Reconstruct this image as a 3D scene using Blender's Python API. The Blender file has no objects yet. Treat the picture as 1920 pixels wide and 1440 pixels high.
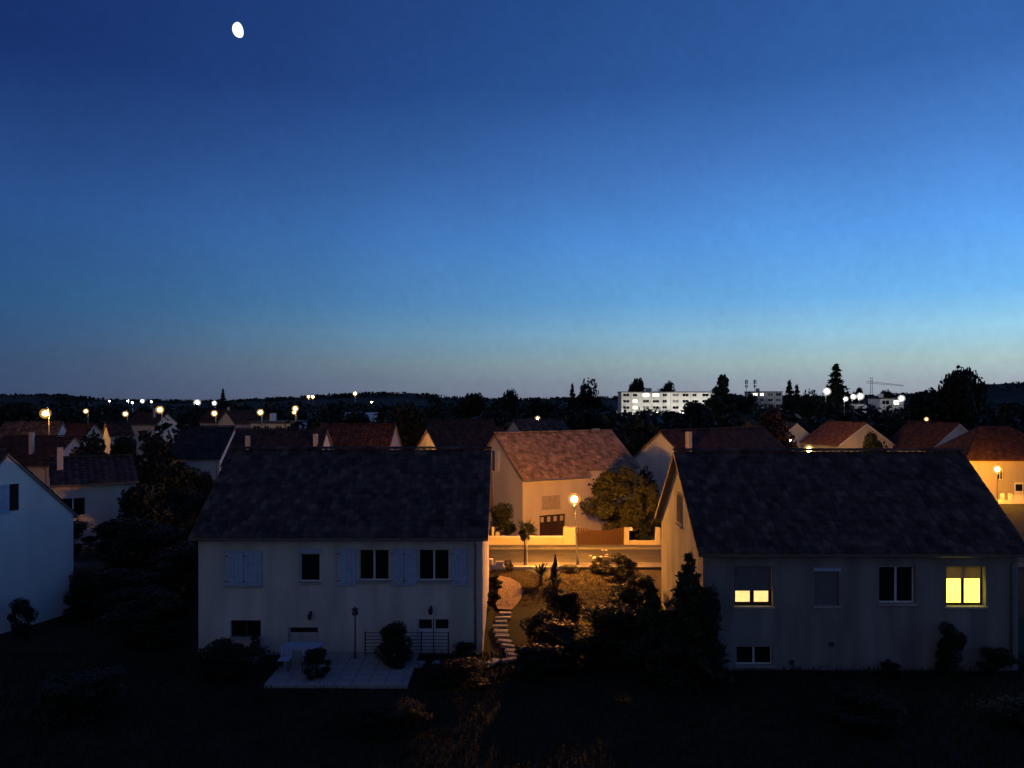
import bpy, bmesh, math, random
from mathutils import Vector, Matrix, noise as mnoise

SC = bpy.context.scene
COL = SC.collection
PI = math.pi

# ------------------------------------------------------------------ camera
EYE = 10.6           # camera on an upper floor, metres above the back gardens
FPX = 1478.0         # focal length in photo pixels
HZ = 748.0           # horizon row
cam_d = bpy.data.cameras.new('Camera')
cam = bpy.data.objects.new('Camera', cam_d)
COL.objects.link(cam)
cam_d.sensor_width = 36.0
cam_d.lens = 36.0 * FPX / 1920.0
cam_d.shift_y = (HZ - 720.0) / 1920.0
cam_d.clip_start = 0.2
cam_d.clip_end = 12000
cam.location = (0, 0, EYE)
cam.rotation_euler = (PI / 2, 0, 0)
SC.camera = cam

# ------------------------------------------------------------------ world
SUN_AZ = 55.0        # the sun has set, right of the frame
world = bpy.data.worlds.new('World')
SC.world = world
world.use_nodes = True


def build_world():
    nt = world.node_tree
    N, Lk = nt.nodes, nt.links
    bg = N['Background']
    tc = N.new('ShaderNodeTexCoord')
    sep = N.new('ShaderNodeSeparateXYZ')
    nrm = N.new('ShaderNodeVectorMath'); nrm.operation = 'NORMALIZE'
    Lk.new(tc.outputs['Generated'], nrm.inputs[0])
    Lk.new(nrm.outputs[0], sep.inputs[0])

    def math_(op, a, b=None, clamp=False):
        m = N.new('ShaderNodeMath'); m.operation = op; m.use_clamp = clamp
        for i, v in enumerate((a, b)):
            if v is None:
                continue
            if isinstance(v, (int, float)):
                m.inputs[i].default_value = v
            else:
                Lk.new(v, m.inputs[i])
        return m.outputs[0]

    elev = math_('MULTIPLY', math_('ARCSINE', sep.outputs['Z']), 180 / PI / 90.0)   # 0..1 for 0..90 degrees
    elev = math_('POWER', math_('MAXIMUM', elev, 0.0), 0.5)
    # azimuth weight towards the afterglow
    hx = math_('MULTIPLY', sep.outputs['X'], math.sin(math.radians(SUN_AZ)))
    hy = math_('MULTIPLY', sep.outputs['Y'], math.cos(math.radians(SUN_AZ)))
    hl = math_('SQRT', math_('ADD', math_('MULTIPLY', sep.outputs['X'], sep.outputs['X']),
                             math_('MAXIMUM', math_('MULTIPLY', sep.outputs['Y'], sep.outputs['Y']), 1e-5)))
    cosd = math_('DIVIDE', math_('ADD', hx, hy), hl)
    w = math_('DIVIDE', math_('SUBTRACT', cosd, 0.02), 0.90)
    w = math_('POWER', math_('MAXIMUM', w, 0.0), 1.45, True)

    def ramp(stops):
        r = N.new('ShaderNodeValToRGB')
        r.color_ramp.interpolation = 'EASE' if False else 'LINEAR'
        els = r.color_ramp.elements
        while len(els) < len(stops):
            els.new(0.5)
        for e, (deg, c) in zip(els, stops):
            e.position = math.sqrt(max(deg, 0) / 90.0)
            e.color = tuple(lin(v) for v in c) + (1,)
        Lk.new(elev, r.inputs[0])
        return r.outputs[0]

    away = ramp([(0, (62, 74, 104)), (2.5, (58, 80, 114)), (6, (46, 86, 130)), (12, (42, 80, 138)),
                 (21, (24, 50, 108)), (40, (20, 42, 96)), (90, (16, 34, 82))])
    glow = ramp([(0, (148, 150, 168)), (1.2, (158, 170, 180)), (2.6, (168, 194, 194)), (4.6, (150, 204, 230)), (7, (114, 184, 240)),
                 (11.2, (92, 162, 240)), (16, (74, 130, 206)), (21.5, (52, 100, 170)), (40, (26, 60, 122)), (90, (16, 34, 82))])
    # opposite the afterglow the dusty mauve belt stands above the horizon
    belt = ramp([(0, (86, 84, 96)), (8, (100, 97, 106)), (20, (88, 92, 106)), (35, (58, 70, 98)), (60, (30, 44, 90)), (90, (16, 34, 82))])
    wb = math_('MULTIPLY', math_('SUBTRACT', -0.05, cosd), 1.6, True)
    mb = N.new('ShaderNodeMix'); mb.data_type = 'RGBA'
    Lk.new(wb, mb.inputs['Factor']); Lk.new(away, mb.inputs['A']); Lk.new(belt, mb.inputs['B'])
    away = mb.outputs['Result']
    mix = N.new('ShaderNodeMix'); mix.data_type = 'RGBA'
    Lk.new(w, mix.inputs['Factor']); Lk.new(away, mix.inputs['A']); Lk.new(glow, mix.inputs['B'])
    sky = N.new('ShaderNodeTexSky'); sky.sky_type = 'NISHITA'; sky.sun_disc = False
    sky.sun_elevation = math.radians(-4.0); sky.sun_rotation = math.radians(SUN_AZ)
    sky.ozone_density = 6.0; sky.dust_density = 0.3
    sc = N.new('ShaderNodeVectorMath'); sc.operation = 'SCALE'; sc.inputs['Scale'].default_value = 0.1
    Lk.new(sky.outputs[0], sc.inputs[0])
    add = N.new('ShaderNodeVectorMath'); add.operation = 'ADD'
    Lk.new(mix.outputs['Result'], add.inputs[0]); Lk.new(sc.outputs[0], add.inputs[1])
    # faint uneven thin air; the finer noise imitates camera grain
    ns = N.new('ShaderNodeTexNoise'); ns.inputs['Scale'].default_value = 9.0; ns.inputs['Detail'].default_value = 3.0
    Lk.new(nrm.outputs[0], ns.inputs['Vector'])
    n3 = N.new('ShaderNodeTexNoise'); n3.inputs['Scale'].default_value = 90.0; n3.inputs['Detail'].default_value = 4.0
    Lk.new(nrm.outputs[0], n3.inputs['Vector'])
    f = math_('ADD', math_('ADD', math_('MULTIPLY', ns.outputs[0], 0.16), math_('MULTIPLY', n3.outputs[0], 0.16)), 0.84)
    sc2 = N.new('ShaderNodeVectorMath'); sc2.operation = 'SCALE'
    Lk.new(add.outputs[0], sc2.inputs[0]); Lk.new(f, sc2.inputs['Scale'])
    Lk.new(sc2.outputs[0], bg.inputs['Color'])
    bg.inputs['Strength'].default_value = 1.0


def lin(v):
    v = v / 255.0
    return v / 12.92 if v <= 0.04045 else ((v + 0.055) / 1.055) ** 2.4


build_world()

# moonlight: the one sun lamp, very weak
sl = bpy.data.lights.new('moonlight', 'SUN')
sl.energy = 0.02
sl.angle = math.radians(0.5)
sl.color = (1.0, 0.96, 0.88)
so = bpy.data.objects.new('moonlight', sl)
COL.objects.link(so)
MOON_DIR = Vector(((448 - 960) / FPX, 1.0, (HZ - 56) / FPX)).normalized()
so.rotation_euler = MOON_DIR.to_track_quat('Z', 'Y').to_euler()
so.location = (0, 20, 60)

SC.view_settings.view_transform = 'Standard'
SC.view_settings.look = 'None'
SC.view_settings.exposure = 0.0
SC.view_settings.gamma = 1.0
SC.cycles.use_denoising = True
SC.cycles.sample_clamp_indirect = 4.0
SC.cycles.max_bounces = 6

# ------------------------------------------------------------------ helpers
def W(px, py, Y):
    """a point of the place seen at that photo pixel, Y metres away"""
    s = FPX / Y
    return Vector(((px - 960) / s, Y, EYE - (py - HZ) / s))


def gz(Y, X=0.0):
    pts = [(-60, 0), (33, 0.0), (43, 0.62), (45.8, 0.66), (46.2, 0.55), (56, 0.55), (62, -0.3), (90, -1.2), (150, -2.5), (300, -3), (9000, -3)]
    for (a, za), (b, zb) in zip(pts, pts[1:]):
        if a <= Y <= b:
            return za + (zb - za) * (Y - a) / (b - a)
    return 0.0


def rnd(seed):
    return random.Random(seed)


def nmat(name):
    m = bpy.data.materials.new(name)
    m.use_nodes = True
    nt = m.node_tree
    return m, nt, nt.nodes['Principled BSDF']


def mat_noise(name, c1, c2, scale=3.0, rough=0.9, bump=0.3, bscale=None, detail=5.0, streak=False, coord='Object', dist=0.02, spec=0.3):
    m, nt, p = nmat(name)
    N, Lk = nt.nodes, nt.links
    tc = N.new('ShaderNodeTexCoord')
    n1 = N.new('ShaderNodeTexNoise'); n1.inputs['Scale'].default_value = scale; n1.inputs['Detail'].default_value = detail
    v = tc.outputs[coord]
    if streak:
        mp = N.new('ShaderNodeMapping'); mp.inputs['Scale'].default_value = (1, 1, 0.22)
        Lk.new(v, mp.inputs[0]); Lk.new(mp.outputs[0], n1.inputs['Vector'])
    else:
        Lk.new(v, n1.inputs['Vector'])
    r = N.new('ShaderNodeValToRGB')
    r.color_ramp.elements[0].position = 0.32; r.color_ramp.elements[1].position = 0.68
    r.color_ramp.elements[0].color = tuple(c1) + (1,); r.color_ramp.elements[1].color = tuple(c2) + (1,)
    Lk.new(n1.outputs[0], r.inputs[0]); Lk.new(r.outputs[0], p.inputs['Base Color'])
    p.inputs['Roughness'].default_value = rough
    p.inputs['Specular IOR Level'].default_value = spec
    if bump:
        n2 = N.new('ShaderNodeTexNoise'); n2.inputs['Scale'].default_value = bscale or scale * 12; n2.inputs['Detail'].default_value = 3
        Lk.new(v, n2.inputs['Vector'])
        b = N.new('ShaderNodeBump'); b.inputs['Strength'].default_value = bump; b.inputs['Distance'].default_value = dist
        Lk.new(n2.outputs[0], b.inputs['Height']); Lk.new(b.outputs[0], p.inputs['Normal'])
    return m


def mat_tiles(name, cols, rough=0.85):
    """every tile is an island of its own: random fired-clay colour each"""
    m, nt, p = nmat(name)
    N, Lk = nt.nodes, nt.links
    g = N.new('ShaderNodeNewGeometry')
    r = N.new('ShaderNodeValToRGB')
    els = r.color_ramp.elements
    while len(els) < len(cols):
        els.new(0.5)
    for i, (e, c) in enumerate(zip(els, cols)):
        e.position = i / (len(cols) - 1); e.color = tuple(c) + (1,)
    Lk.new(g.outputs['Random Per Island'], r.inputs[0])
    tc = N.new('ShaderNodeTexCoord')
    n = N.new('ShaderNodeTexNoise'); n.inputs['Scale'].default_value = 1.9; n.inputs['Detail'].default_value = 7
    Lk.new(tc.outputs['Object'], n.inputs['Vector'])
    rr = N.new('ShaderNodeMapRange'); rr.inputs['From Min'].default_value = 0.3; rr.inputs['From Max'].default_value = 0.7
    rr.inputs['To Min'].default_value = 0.45; rr.inputs['To Max'].default_value = 1.45
    Lk.new(n.outputs[0], rr.inputs[0])
    mx = N.new('ShaderNodeVectorMath'); mx.operation = 'SCALE'
    Lk.new(r.outputs[0], mx.inputs[0]); Lk.new(rr.outputs[0], mx.inputs['Scale'])
    Lk.new(mx.outputs[0], p.inputs['Base Color'])
    p.inputs['Roughness'].default_value = rough
    p.inputs['Specular IOR Level'].default_value = 0.25
    return m


def mat_plain(name, c, rough=0.6, metal=0.0, spec=0.4, var=0.12):
    m = mat_noise(name, [v * (1 - var) for v in c], [min(1, v * (1 + var)) for v in c], 5.0, rough, 0.08, 40, spec=spec)
    m.node_tree.nodes['Principled BSDF'].inputs['Metallic'].default_value = metal
    return m


def mat_leaf(name, cols):
    m, nt, p = nmat(name)
    N, Lk = nt.nodes, nt.links
    g = N.new('ShaderNodeNewGeometry')
    r = N.new('ShaderNodeValToRGB')
    els = r.color_ramp.elements
    while len(els) < len(cols):
        els.new(0.5)
    for i, (e, c) in enumerate(zip(els, cols)):
        e.position = i / (len(cols) - 1); e.color = tuple(c) + (1,)
    Lk.new(g.outputs['Random Per Island'], r.inputs[0])
    Lk.new(r.outputs[0], p.inputs['Base Color'])
    p.inputs['Roughness'].default_value = 0.65
    p.inputs['Specular IOR Level'].default_value = 0.3
    return m


def mat_emit(name, c, strength, grid=None):
    m = bpy.data.materials.new(name)
    m.use_nodes = True
    nt = m.node_tree
    nt.nodes.clear()
    e = nt.nodes.new('ShaderNodeEmission')
    o = nt.nodes.new('ShaderNodeOutputMaterial')
    e.inputs['Color'].default_value = tuple(c) + (1,)
    e.inputs['Strength'].default_value = strength
    if grid:
        tc = nt.nodes.new('ShaderNodeTexCoord')
        n = nt.nodes.new('ShaderNodeTexNoise'); n.inputs['Scale'].default_value = grid; n.inputs['Detail'].default_value = 3
        nt.links.new(tc.outputs['Object'], n.inputs['Vector'])
        mr = nt.nodes.new('ShaderNodeMapRange')
        mr.inputs['To Min'].default_value = strength * 0.7; mr.inputs['To Max'].default_value = strength * 1.3
        nt.links.new(n.outputs[0], mr.inputs[0]); nt.links.new(mr.outputs[0], e.inputs['Strength'])
    nt.links.new(e.outputs[0], o.inputs[0])
    return m


def mat_glass():
    m, nt, p = nmat('dark_window_glass')
    p.inputs['Base Color'].default_value = (0.012, 0.013, 0.016, 1)
    p.inputs['Roughness'].default_value = 0.08
    p.inputs['Specular IOR Level'].default_value = 0.5
    return m


M = {}
M['render_cream'] = mat_noise('cream_wall_render', (0.50, 0.48, 0.42), (0.72, 0.69, 0.62), 1.3, 0.95, 0.6, 30, streak=True)
M['render_grey'] = mat_noise('grey_wall_render', (0.20, 0.195, 0.19), (0.33, 0.32, 0.31), 1.3, 0.95, 0.5, 45, streak=True)
M['render_white'] = mat_noise('white_wall_render', (0.70, 0.68, 0.64), (0.80, 0.78, 0.74), 0.9, 0.95, 0.4, 45, streak=True)
M['render_pale'] = mat_noise('pale_bluish_wall_render', (0.66, 0.71, 0.66), (0.86, 0.88, 0.82), 0.6, 0.95, 0.4, 45, streak=True)
M['render_warm'] = mat_noise('warm_wall_render', (0.58, 0.50, 0.42), (0.68, 0.60, 0.51), 0.8, 0.95, 0.4, 40, streak=True)
M['tile_dark'] = mat_tiles('weathered_dark_roof_tiles', [(0.06, 0.043, 0.038), (0.10, 0.068, 0.057), (0.042, 0.034, 0.032), (0.15, 0.10, 0.08), (0.07, 0.05, 0.043)])
M['tile_brown'] = mat_tiles('brown_roof_tiles', [(0.36, 0.23, 0.145), (0.44, 0.29, 0.18), (0.28, 0.18, 0.12), (0.52, 0.35, 0.23)])
M['tile_red'] = mat_tiles('red_roof_tiles', [(0.24, 0.08, 0.045), (0.32, 0.12, 0.065), (0.18, 0.065, 0.04), (0.36, 0.16, 0.09)])
M['tile_maroon'] = mat_tiles('maroon_roof_tiles', [(0.075, 0.03, 0.022), (0.10, 0.042, 0.028), (0.055, 0.026, 0.02), (0.125, 0.055, 0.035)])
M['tile_black'] = mat_tiles('blackened_roof_tiles', [(0.03, 0.026, 0.028), (0.05, 0.04, 0.04), (0.025, 0.022, 0.026), (0.06, 0.045, 0.042)])
M['matte_dark'] = mat_plain('matte_dark_board', (0.10, 0.10, 0.11), 1.0, 0.0, 0.0)
M['shutter_clay'] = mat_plain('clay_coloured_shutter', (0.44, 0.36, 0.30), 0.9, 0.0, 0.1)
M['wall_sand'] = mat_noise('sand_wall_render', (0.40, 0.35, 0.27), (0.50, 0.44, 0.34), 0.9, 0.95, 0.4, 45, streak=True)
M['deck'] = mat_plain('roof_underside_boards', (0.22, 0.18, 0.15), 0.9)
M['shutter_blue'] = mat_plain('pale_blue_shutter_paint', (0.42, 0.50, 0.66), 0.6)
M['white_paint'] = mat_plain('white_paint', (0.74, 0.73, 0.70), 0.5)
M['grey_shutter'] = mat_plain('grey_roller_shutter', (0.16, 0.16, 0.18), 0.6)
M['pale_shutter'] = mat_plain('pale_roller_shutter', (0.50, 0.48, 0.46), 0.6)
M['glass'] = mat_glass()
M['zinc'] = mat_plain('zinc_gutter', (0.30, 0.31, 0.33), 0.45, 0.6)
M['dark_metal'] = mat_plain('dark_painted_metal', (0.05, 0.055, 0.06), 0.45, 0.3)
M['pole_metal'] = mat_plain('galvanised_pole', (0.30, 0.30, 0.29), 0.5, 0.5)
M['concrete'] = mat_noise('pale_concrete', (0.34, 0.33, 0.31), (0.44, 0.43, 0.40), 1.4, 0.95, 0.4, 30)
M['slab'] = mat_noise('stone_slab', (0.24, 0.225, 0.205), (0.42, 0.40, 0.37), 5.0, 0.9, 0.4, 40)
M['path'] = mat_noise('pink_gravel_path', (0.22, 0.155, 0.12), (0.30, 0.215, 0.165), 6.0, 0.95, 0.6, 60)
M['asphalt'] = mat_noise('asphalt', (0.036, 0.033, 0.03), (0.066, 0.06, 0.053), 0.7, 0.9, 0.6, 70)
M['pavement'] = mat_noise('pavement_asphalt', (0.09, 0.085, 0.08), (0.14, 0.13, 0.12), 0.9, 0.95, 0.5, 60)
M['kerb'] = mat_noise('kerb_stone', (0.13, 0.125, 0.115), (0.19, 0.18, 0.165), 3.0, 0.9, 0.3, 40)
M['lawn'] = mat_noise('mown_grass', (0.014, 0.018, 0.008), (0.032, 0.034, 0.016), 0.5, 1.0, 0.9, 26, dist=0.05)  # rear grass colour darkened to stand in for shade
M['dry_lawn'] = mat_noise('dry_mown_lawn', (0.024, 0.02, 0.008), (0.06, 0.045, 0.02), 0.9, 1.0, 0.9, 30, dist=0.05)


def blend_lawn():
    """dry front lawn lighter than the shade-darkened rear grass: blend along a ragged border"""
    m = M['lawn']
    nt = m.node_tree
    N, Lk = nt.nodes, nt.links
    p = N['Principled BSDF']
    old = p.inputs['Base Color'].links[0].from_socket
    tc = N.new('ShaderNodeTexCoord'); sp = N.new('ShaderNodeSeparateXYZ'); Lk.new(tc.outputs['Object'], sp.inputs[0])
    ns = N.new('ShaderNodeTexNoise'); ns.inputs['Scale'].default_value = 0.8; ns.inputs['Detail'].default_value = 5; Lk.new(tc.outputs['Object'], ns.inputs['Vector'])
    a = N.new('ShaderNodeMath'); a.operation = 'MULTIPLY_ADD'; a.inputs[1].default_value = 5.0; Lk.new(ns.outputs[0], a.inputs[0]); Lk.new(sp.outputs['Y'], a.inputs[2])
    mr = N.new('ShaderNodeMapRange'); mr.inputs['From Min'].default_value = 39.6; mr.inputs['From Max'].default_value = 43.5; Lk.new(a.outputs[0], mr.inputs[0])
    hi = N.new('ShaderNodeMapRange'); hi.inputs['From Min'].default_value = 47.0; hi.inputs['From Max'].default_value = 56.0; hi.inputs['To Min'].default_value = 1.0; hi.inputs['To Max'].default_value = 0.0; Lk.new(sp.outputs['Y'], hi.inputs[0])
    mu = N.new('ShaderNodeMath'); mu.operation = 'MULTIPLY'; Lk.new(mr.outputs[0], mu.inputs[0]); Lk.new(hi.outputs[0], mu.inputs[1])
    n2 = N.new('ShaderNodeTexNoise'); n2.inputs['Scale'].default_value = 1.7; n2.inputs['Detail'].default_value = 6; Lk.new(tc.outputs['Object'], n2.inputs['Vector'])
    r = N.new('ShaderNodeValToRGB'); r.color_ramp.elements[0].position = 0.3; r.color_ramp.elements[1].position = 0.7
    r.color_ramp.elements[0].color = (0.018, 0.015, 0.006, 1); r.color_ramp.elements[1].color = (0.055, 0.040, 0.018, 1); Lk.new(n2.outputs[0], r.inputs[0])
    mx = N.new('ShaderNodeMix'); mx.data_type = 'RGBA'; Lk.new(mu.outputs[0], mx.inputs['Factor']); Lk.new(old, mx.inputs['A']); Lk.new(r.outputs[0], mx.inputs['B'])
    Lk.new(mx.outputs['Result'], p.inputs['Base Color'])


blend_lawn()
M['far_ground'] = mat_noise('far_fields', (0.016, 0.02, 0.012), (0.04, 0.04, 0.024), 0.02, 1.0, 0.5, 0.3, dist=0.3)
M['bark'] = mat_noise('bark', (0.06, 0.045, 0.035), (0.12, 0.09, 0.07), 4, 0.95, 0.8, 18, streak=True)
M['leaf_dark'] = mat_leaf('dark_leaves', [(0.016, 0.024, 0.010), (0.030, 0.042, 0.016), (0.022, 0.034, 0.012), (0.044, 0.056, 0.022)])
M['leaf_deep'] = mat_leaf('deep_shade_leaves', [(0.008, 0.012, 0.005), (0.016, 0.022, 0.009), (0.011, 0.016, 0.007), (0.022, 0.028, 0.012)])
M['leaf_olive'] = mat_leaf('olive_leaves', [(0.018, 0.022, 0.008), (0.05, 0.052, 0.018), (0.03, 0.034, 0.012), (0.075, 0.07, 0.026)])
M['leaf_mid'] = mat_leaf('mid_green_leaves', [(0.05, 0.06, 0.02), (0.09, 0.10, 0.035), (0.07, 0.08, 0.028), (0.12, 0.12, 0.05)])
M['leaf_red'] = mat_leaf('lamp_tinted_leaves', [(0.07, 0.03, 0.02), (0.10, 0.045, 0.03), (0.05, 0.03, 0.02)])  # reddish tint of lamp light put into the leaf colour
M['needle'] = mat_leaf('conifer_needles', [(0.018, 0.028, 0.014), (0.03, 0.045, 0.02), (0.04, 0.055, 0.026)])
M['petal'] = mat_plain('white_petals', (0.78, 0.74, 0.70), 0.7)
M['wood_brown'] = mat_noise('stained_red_brown_wood', (0.04, 0.019, 0.013), (0.07, 0.032, 0.021), 2.5, 0.7, 0.3, 30, streak=True)
M['block_white'] = mat_noise('white_block_render', (0.60, 0.60, 0.58), (0.70, 0.70, 0.67), 0.3, 0.95, 0.2, 10, streak=True)
M['bitumen'] = mat_plain('flat_roof_felt', (0.07, 0.07, 0.075), 0.95)
M['win_yellow'] = mat_emit('lit_room_yellow', (1.0, 0.80, 0.13), 2.3, 2.5)
M['win_warm'] = mat_emit('lit_room_warm', (1.0, 0.68, 0.24), 1.35, 6.0)
M['win_far'] = mat_emit('lit_far_window', (1.0, 0.92, 0.66), 5.0)
M['blind_lit'] = None
M['moon'] = mat_emit('moon_surface', (1.0, 0.97, 0.92), 1.6)


def mat_blind():
    m, nt, p = nmat('thin_blind_cloth')
    p.inputs['Base Color'].default_value = (0.42, 0.37, 0.18, 1)
    p.inputs['Roughness'].default_value = 0.9
    N, Lk = nt.nodes, nt.links
    tl = N.new('ShaderNodeBsdfTranslucent'); tl.inputs['Color'].default_value = (0.16, 0.13, 0.05, 1)
    ad = N.new('ShaderNodeAddShader')
    Lk.new(p.outputs[0], ad.inputs[0]); Lk.new(tl.outputs[0], ad.inputs[1])
    Lk.new(ad.outputs[0], N['Material Output'].inputs[0])
    return m


M['blind_lit'] = mat_blind()
LAMP_MATS = {}


def glow_shell_mat(c, k):  # see-through emissive shell that imitates the glow around a bulb
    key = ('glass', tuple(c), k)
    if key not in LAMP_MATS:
        m = bpy.data.materials.new('lamp_glow_shell')
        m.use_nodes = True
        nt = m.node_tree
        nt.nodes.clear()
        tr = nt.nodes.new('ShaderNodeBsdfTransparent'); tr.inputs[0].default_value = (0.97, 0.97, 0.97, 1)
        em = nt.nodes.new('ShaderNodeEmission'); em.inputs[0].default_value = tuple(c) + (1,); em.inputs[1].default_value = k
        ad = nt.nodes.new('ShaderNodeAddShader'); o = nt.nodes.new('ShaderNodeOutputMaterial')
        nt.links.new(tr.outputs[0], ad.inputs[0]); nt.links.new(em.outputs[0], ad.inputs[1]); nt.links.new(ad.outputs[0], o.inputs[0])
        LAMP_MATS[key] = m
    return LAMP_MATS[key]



def lamp_mat(c, s):
    k = (tuple(c), s)
    if k not in LAMP_MATS:
        LAMP_MATS[k] = mat_emit('lamp_light', c, s)
    return LAMP_MATS[k]


class MB:
    """collects faces, then links them as ONE mesh object"""
    def __init__(self):
        self.v, self.f = [], []

    def quad(self, *p):
        n = len(self.v); self.v += [tuple(q) for q in p]; self.f.append(tuple(range(n, n + len(p)))); return self

    def box(self, x0, x1, y0, y1, z0, z1):
        n = len(self.v)
        self.v += [(x0, y0, z0), (x1, y0, z0), (x1, y1, z0), (x0, y1, z0), (x0, y0, z1), (x1, y0, z1), (x1, y1, z1), (x0, y1, z1)]
        self.f += [tuple(n + i for i in q) for q in ((3, 2, 1, 0), (4, 5, 6, 7), (0, 1, 5, 4), (1, 2, 6, 5), (2, 3, 7, 6), (3, 0, 4, 7))]
        return self

    def bevbox(self, x0, x1, y0, y1, z0, z1, b):
        """box with chamfered top and vertical edges"""
        def ring(i, z, ):
            return [(x0 + i + b, y0 + i, z), (x1 - i - b, y0 + i, z), (x1 - i, y0 + i + b, z), (x1 - i, y1 - i - b, z),
                    (x1 - i - b, y1 - i, z), (x0 + i + b, y1 - i, z), (x0 + i, y1 - i - b, z), (x0 + i, y0 + i + b, z)]
        n = len(self.v)
        self.v += ring(0, z0) + ring(0, z1 - b) + ring(b, z1)
        for k in (0, 8):
            for i in range(8):
                j = (i + 1) % 8
                self.f.append((n + k + i, n + k + j, n + k + 8 + j, n + k + 8 + i))
        self.f.append(tuple(n + 16 + i for i in range(8)))
        self.f.append(tuple(n + 7 - i for i in range(8)))
        return self

    def tube(self, pts, rads, seg=8, cap=True):
        pts = [Vector(p) for p in pts]
        n0 = len(self.v)
        for i, p in enumerate(pts):
            d = (pts[min(i + 1, len(pts) - 1)] - pts[max(i - 1, 0)]).normalized()
            a = d.cross(Vector((0, 0, 1)) if abs(d.z) < 0.9 else Vector((1, 0, 0))).normalized()
            b = d.cross(a)
            for k in range(seg):
                t = 2 * PI * k / seg
                self.v.append(tuple(p + (a * math.cos(t) + b * math.sin(t)) * rads[i]))
        for i in range(len(pts) - 1):
            for k in range(seg):
                k2 = (k + 1) % seg
                self.f.append((n0 + i * seg + k, n0 + i * seg + k2, n0 + (i + 1) * seg + k2, n0 + (i + 1) * seg + k))
        if cap:
            self.f.append(tuple(n0 + k for k in range(seg))[::-1])
            e = n0 + (len(pts) - 1) * seg
            self.f.append(tuple(e + k for k in range(seg)))
        return self

    def lathe(self, prof, seg=12, c=(0, 0)):
        n0 = len(self.v)
        for r, z in prof:
            for k in range(seg):
                t = 2 * PI * k / seg
                self.v.append((c[0] + r * math.cos(t), c[1] + r * math.sin(t), z))
        for i in range(len(prof) - 1):
            for k in range(seg):
                k2 = (k + 1) % seg
                self.f.append((n0 + i * seg + k, n0 + i * seg + k2, n0 + (i + 1) * seg + k2, n0 + (i + 1) * seg + k))
        return self

    def mesh(self, name, mat=None, smooth=False):
        me = bpy.data.meshes.new(name)
        me.from_pydata(self.v, [], self.f)
        if mat is not None:
            me.materials.append(mat)
        if smooth:
            me.polygons.foreach_set('use_smooth', [True] * len(me.polygons))
        me.update()
        return me

    def build(self, name, mat, parent=None, smooth=False, loc=None, rz=0.0):
        return obj(name, self.mesh(name, mat, smooth), parent, loc, rz)


def obj(name, me, parent=None, loc=None, rz=0.0):
    o = bpy.data.objects.new(name, me)
    COL.objects.link(o)
    if parent is not None:
        o.parent = parent
    if loc is not None:
        o.location = loc
    o.rotation_euler = (0, 0, rz)
    return o


def thing(name, label, cat, loc, rz=0.0, group=None):
    o = obj(name, None, None, loc, rz)
    return tag(o, label, cat, group)


def tag(o, label, cat, group=None):
    o['label'] = label; o['category'] = cat
    if group:
        o['group'] = group
    return o


def struct(o):
    o['kind'] = 'structure'
    return o


def stuff(o):
    o['kind'] = 'stuff'
    return o


# ------------------------------------------------------------------ ground
def build_ground():
    m = MB()
    ys = [-60, -30, 0]
    y = 0.0
    while y < 62:
        y += 0.8; ys.append(y)
    for a in (66, 72, 80, 90, 105, 125, 150, 200, 300, 500, 900, 1800, 4000, 7000):
        ys.append(a)
    xs = [-6000, -2500, -1000, -500, -250, -140, -90, -60] + [i * 1.0 for i in range(-44, 45)] + [60, 90, 140, 250, 500, 1000, 2500, 6000]
    for yy in ys:
        for xx in xs:
            z = gz(yy, xx)
            if yy < 45 and abs(xx) < 50 and yy > 2:
                z += 0.07 * mnoise.noise(Vector((xx * 0.35, yy * 0.35, 0))) - 0.03
            m.v.append((xx, yy, z - 0.012))
    nx = len(xs)
    for j in range(len(ys) - 1):
        for i in range(nx - 1):
            a = j * nx + i
            m.f.append((a, a + 1, a + nx + 1, a + nx))
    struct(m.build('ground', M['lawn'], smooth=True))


build_ground()

def front_lawn():
    R = rnd(55)
    g = MB()
    for _ in range(16000):
        x, y = R.uniform(-1.2, 7.3), R.uniform(38.7, 46.1)
        z = gz(y) + 0.03
        a = R.random() * 6.28
        h = R.uniform(0.03, 0.09)
        d = Vector((math.cos(a), math.sin(a), 0)) * 0.012
        t = Vector((R.gauss(0, 0.03), R.gauss(0, 0.03), h))
        p = Vector((x, y, z))
        g.quad(p - d, p + d, p + t)
    stuff(g.build('grass', M['dry_lawn']))
    g = MB()
    for _ in range(26000):
        y = 20 + 13 * R.random()
        x = R.uniform(-0.72, 0.72) * y
        z = gz(y) - 0.03
        a = R.random() * 6.28
        h = R.uniform(0.06, 0.28)
        d = Vector((math.cos(a), math.sin(a), 0)) * 0.03
        t = Vector((R.gauss(0, 0.08), R.gauss(0, 0.08), h))
        p = Vector((x, y, z))
        if -9.4 < x < -3.6 and y > 28.8:
            continue
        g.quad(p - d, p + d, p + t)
    stuff(g.build('meadow_grass', M['leaf_deep']))  # blades take a darkened colour to keep the foreground unlit


front_lawn()

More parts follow.
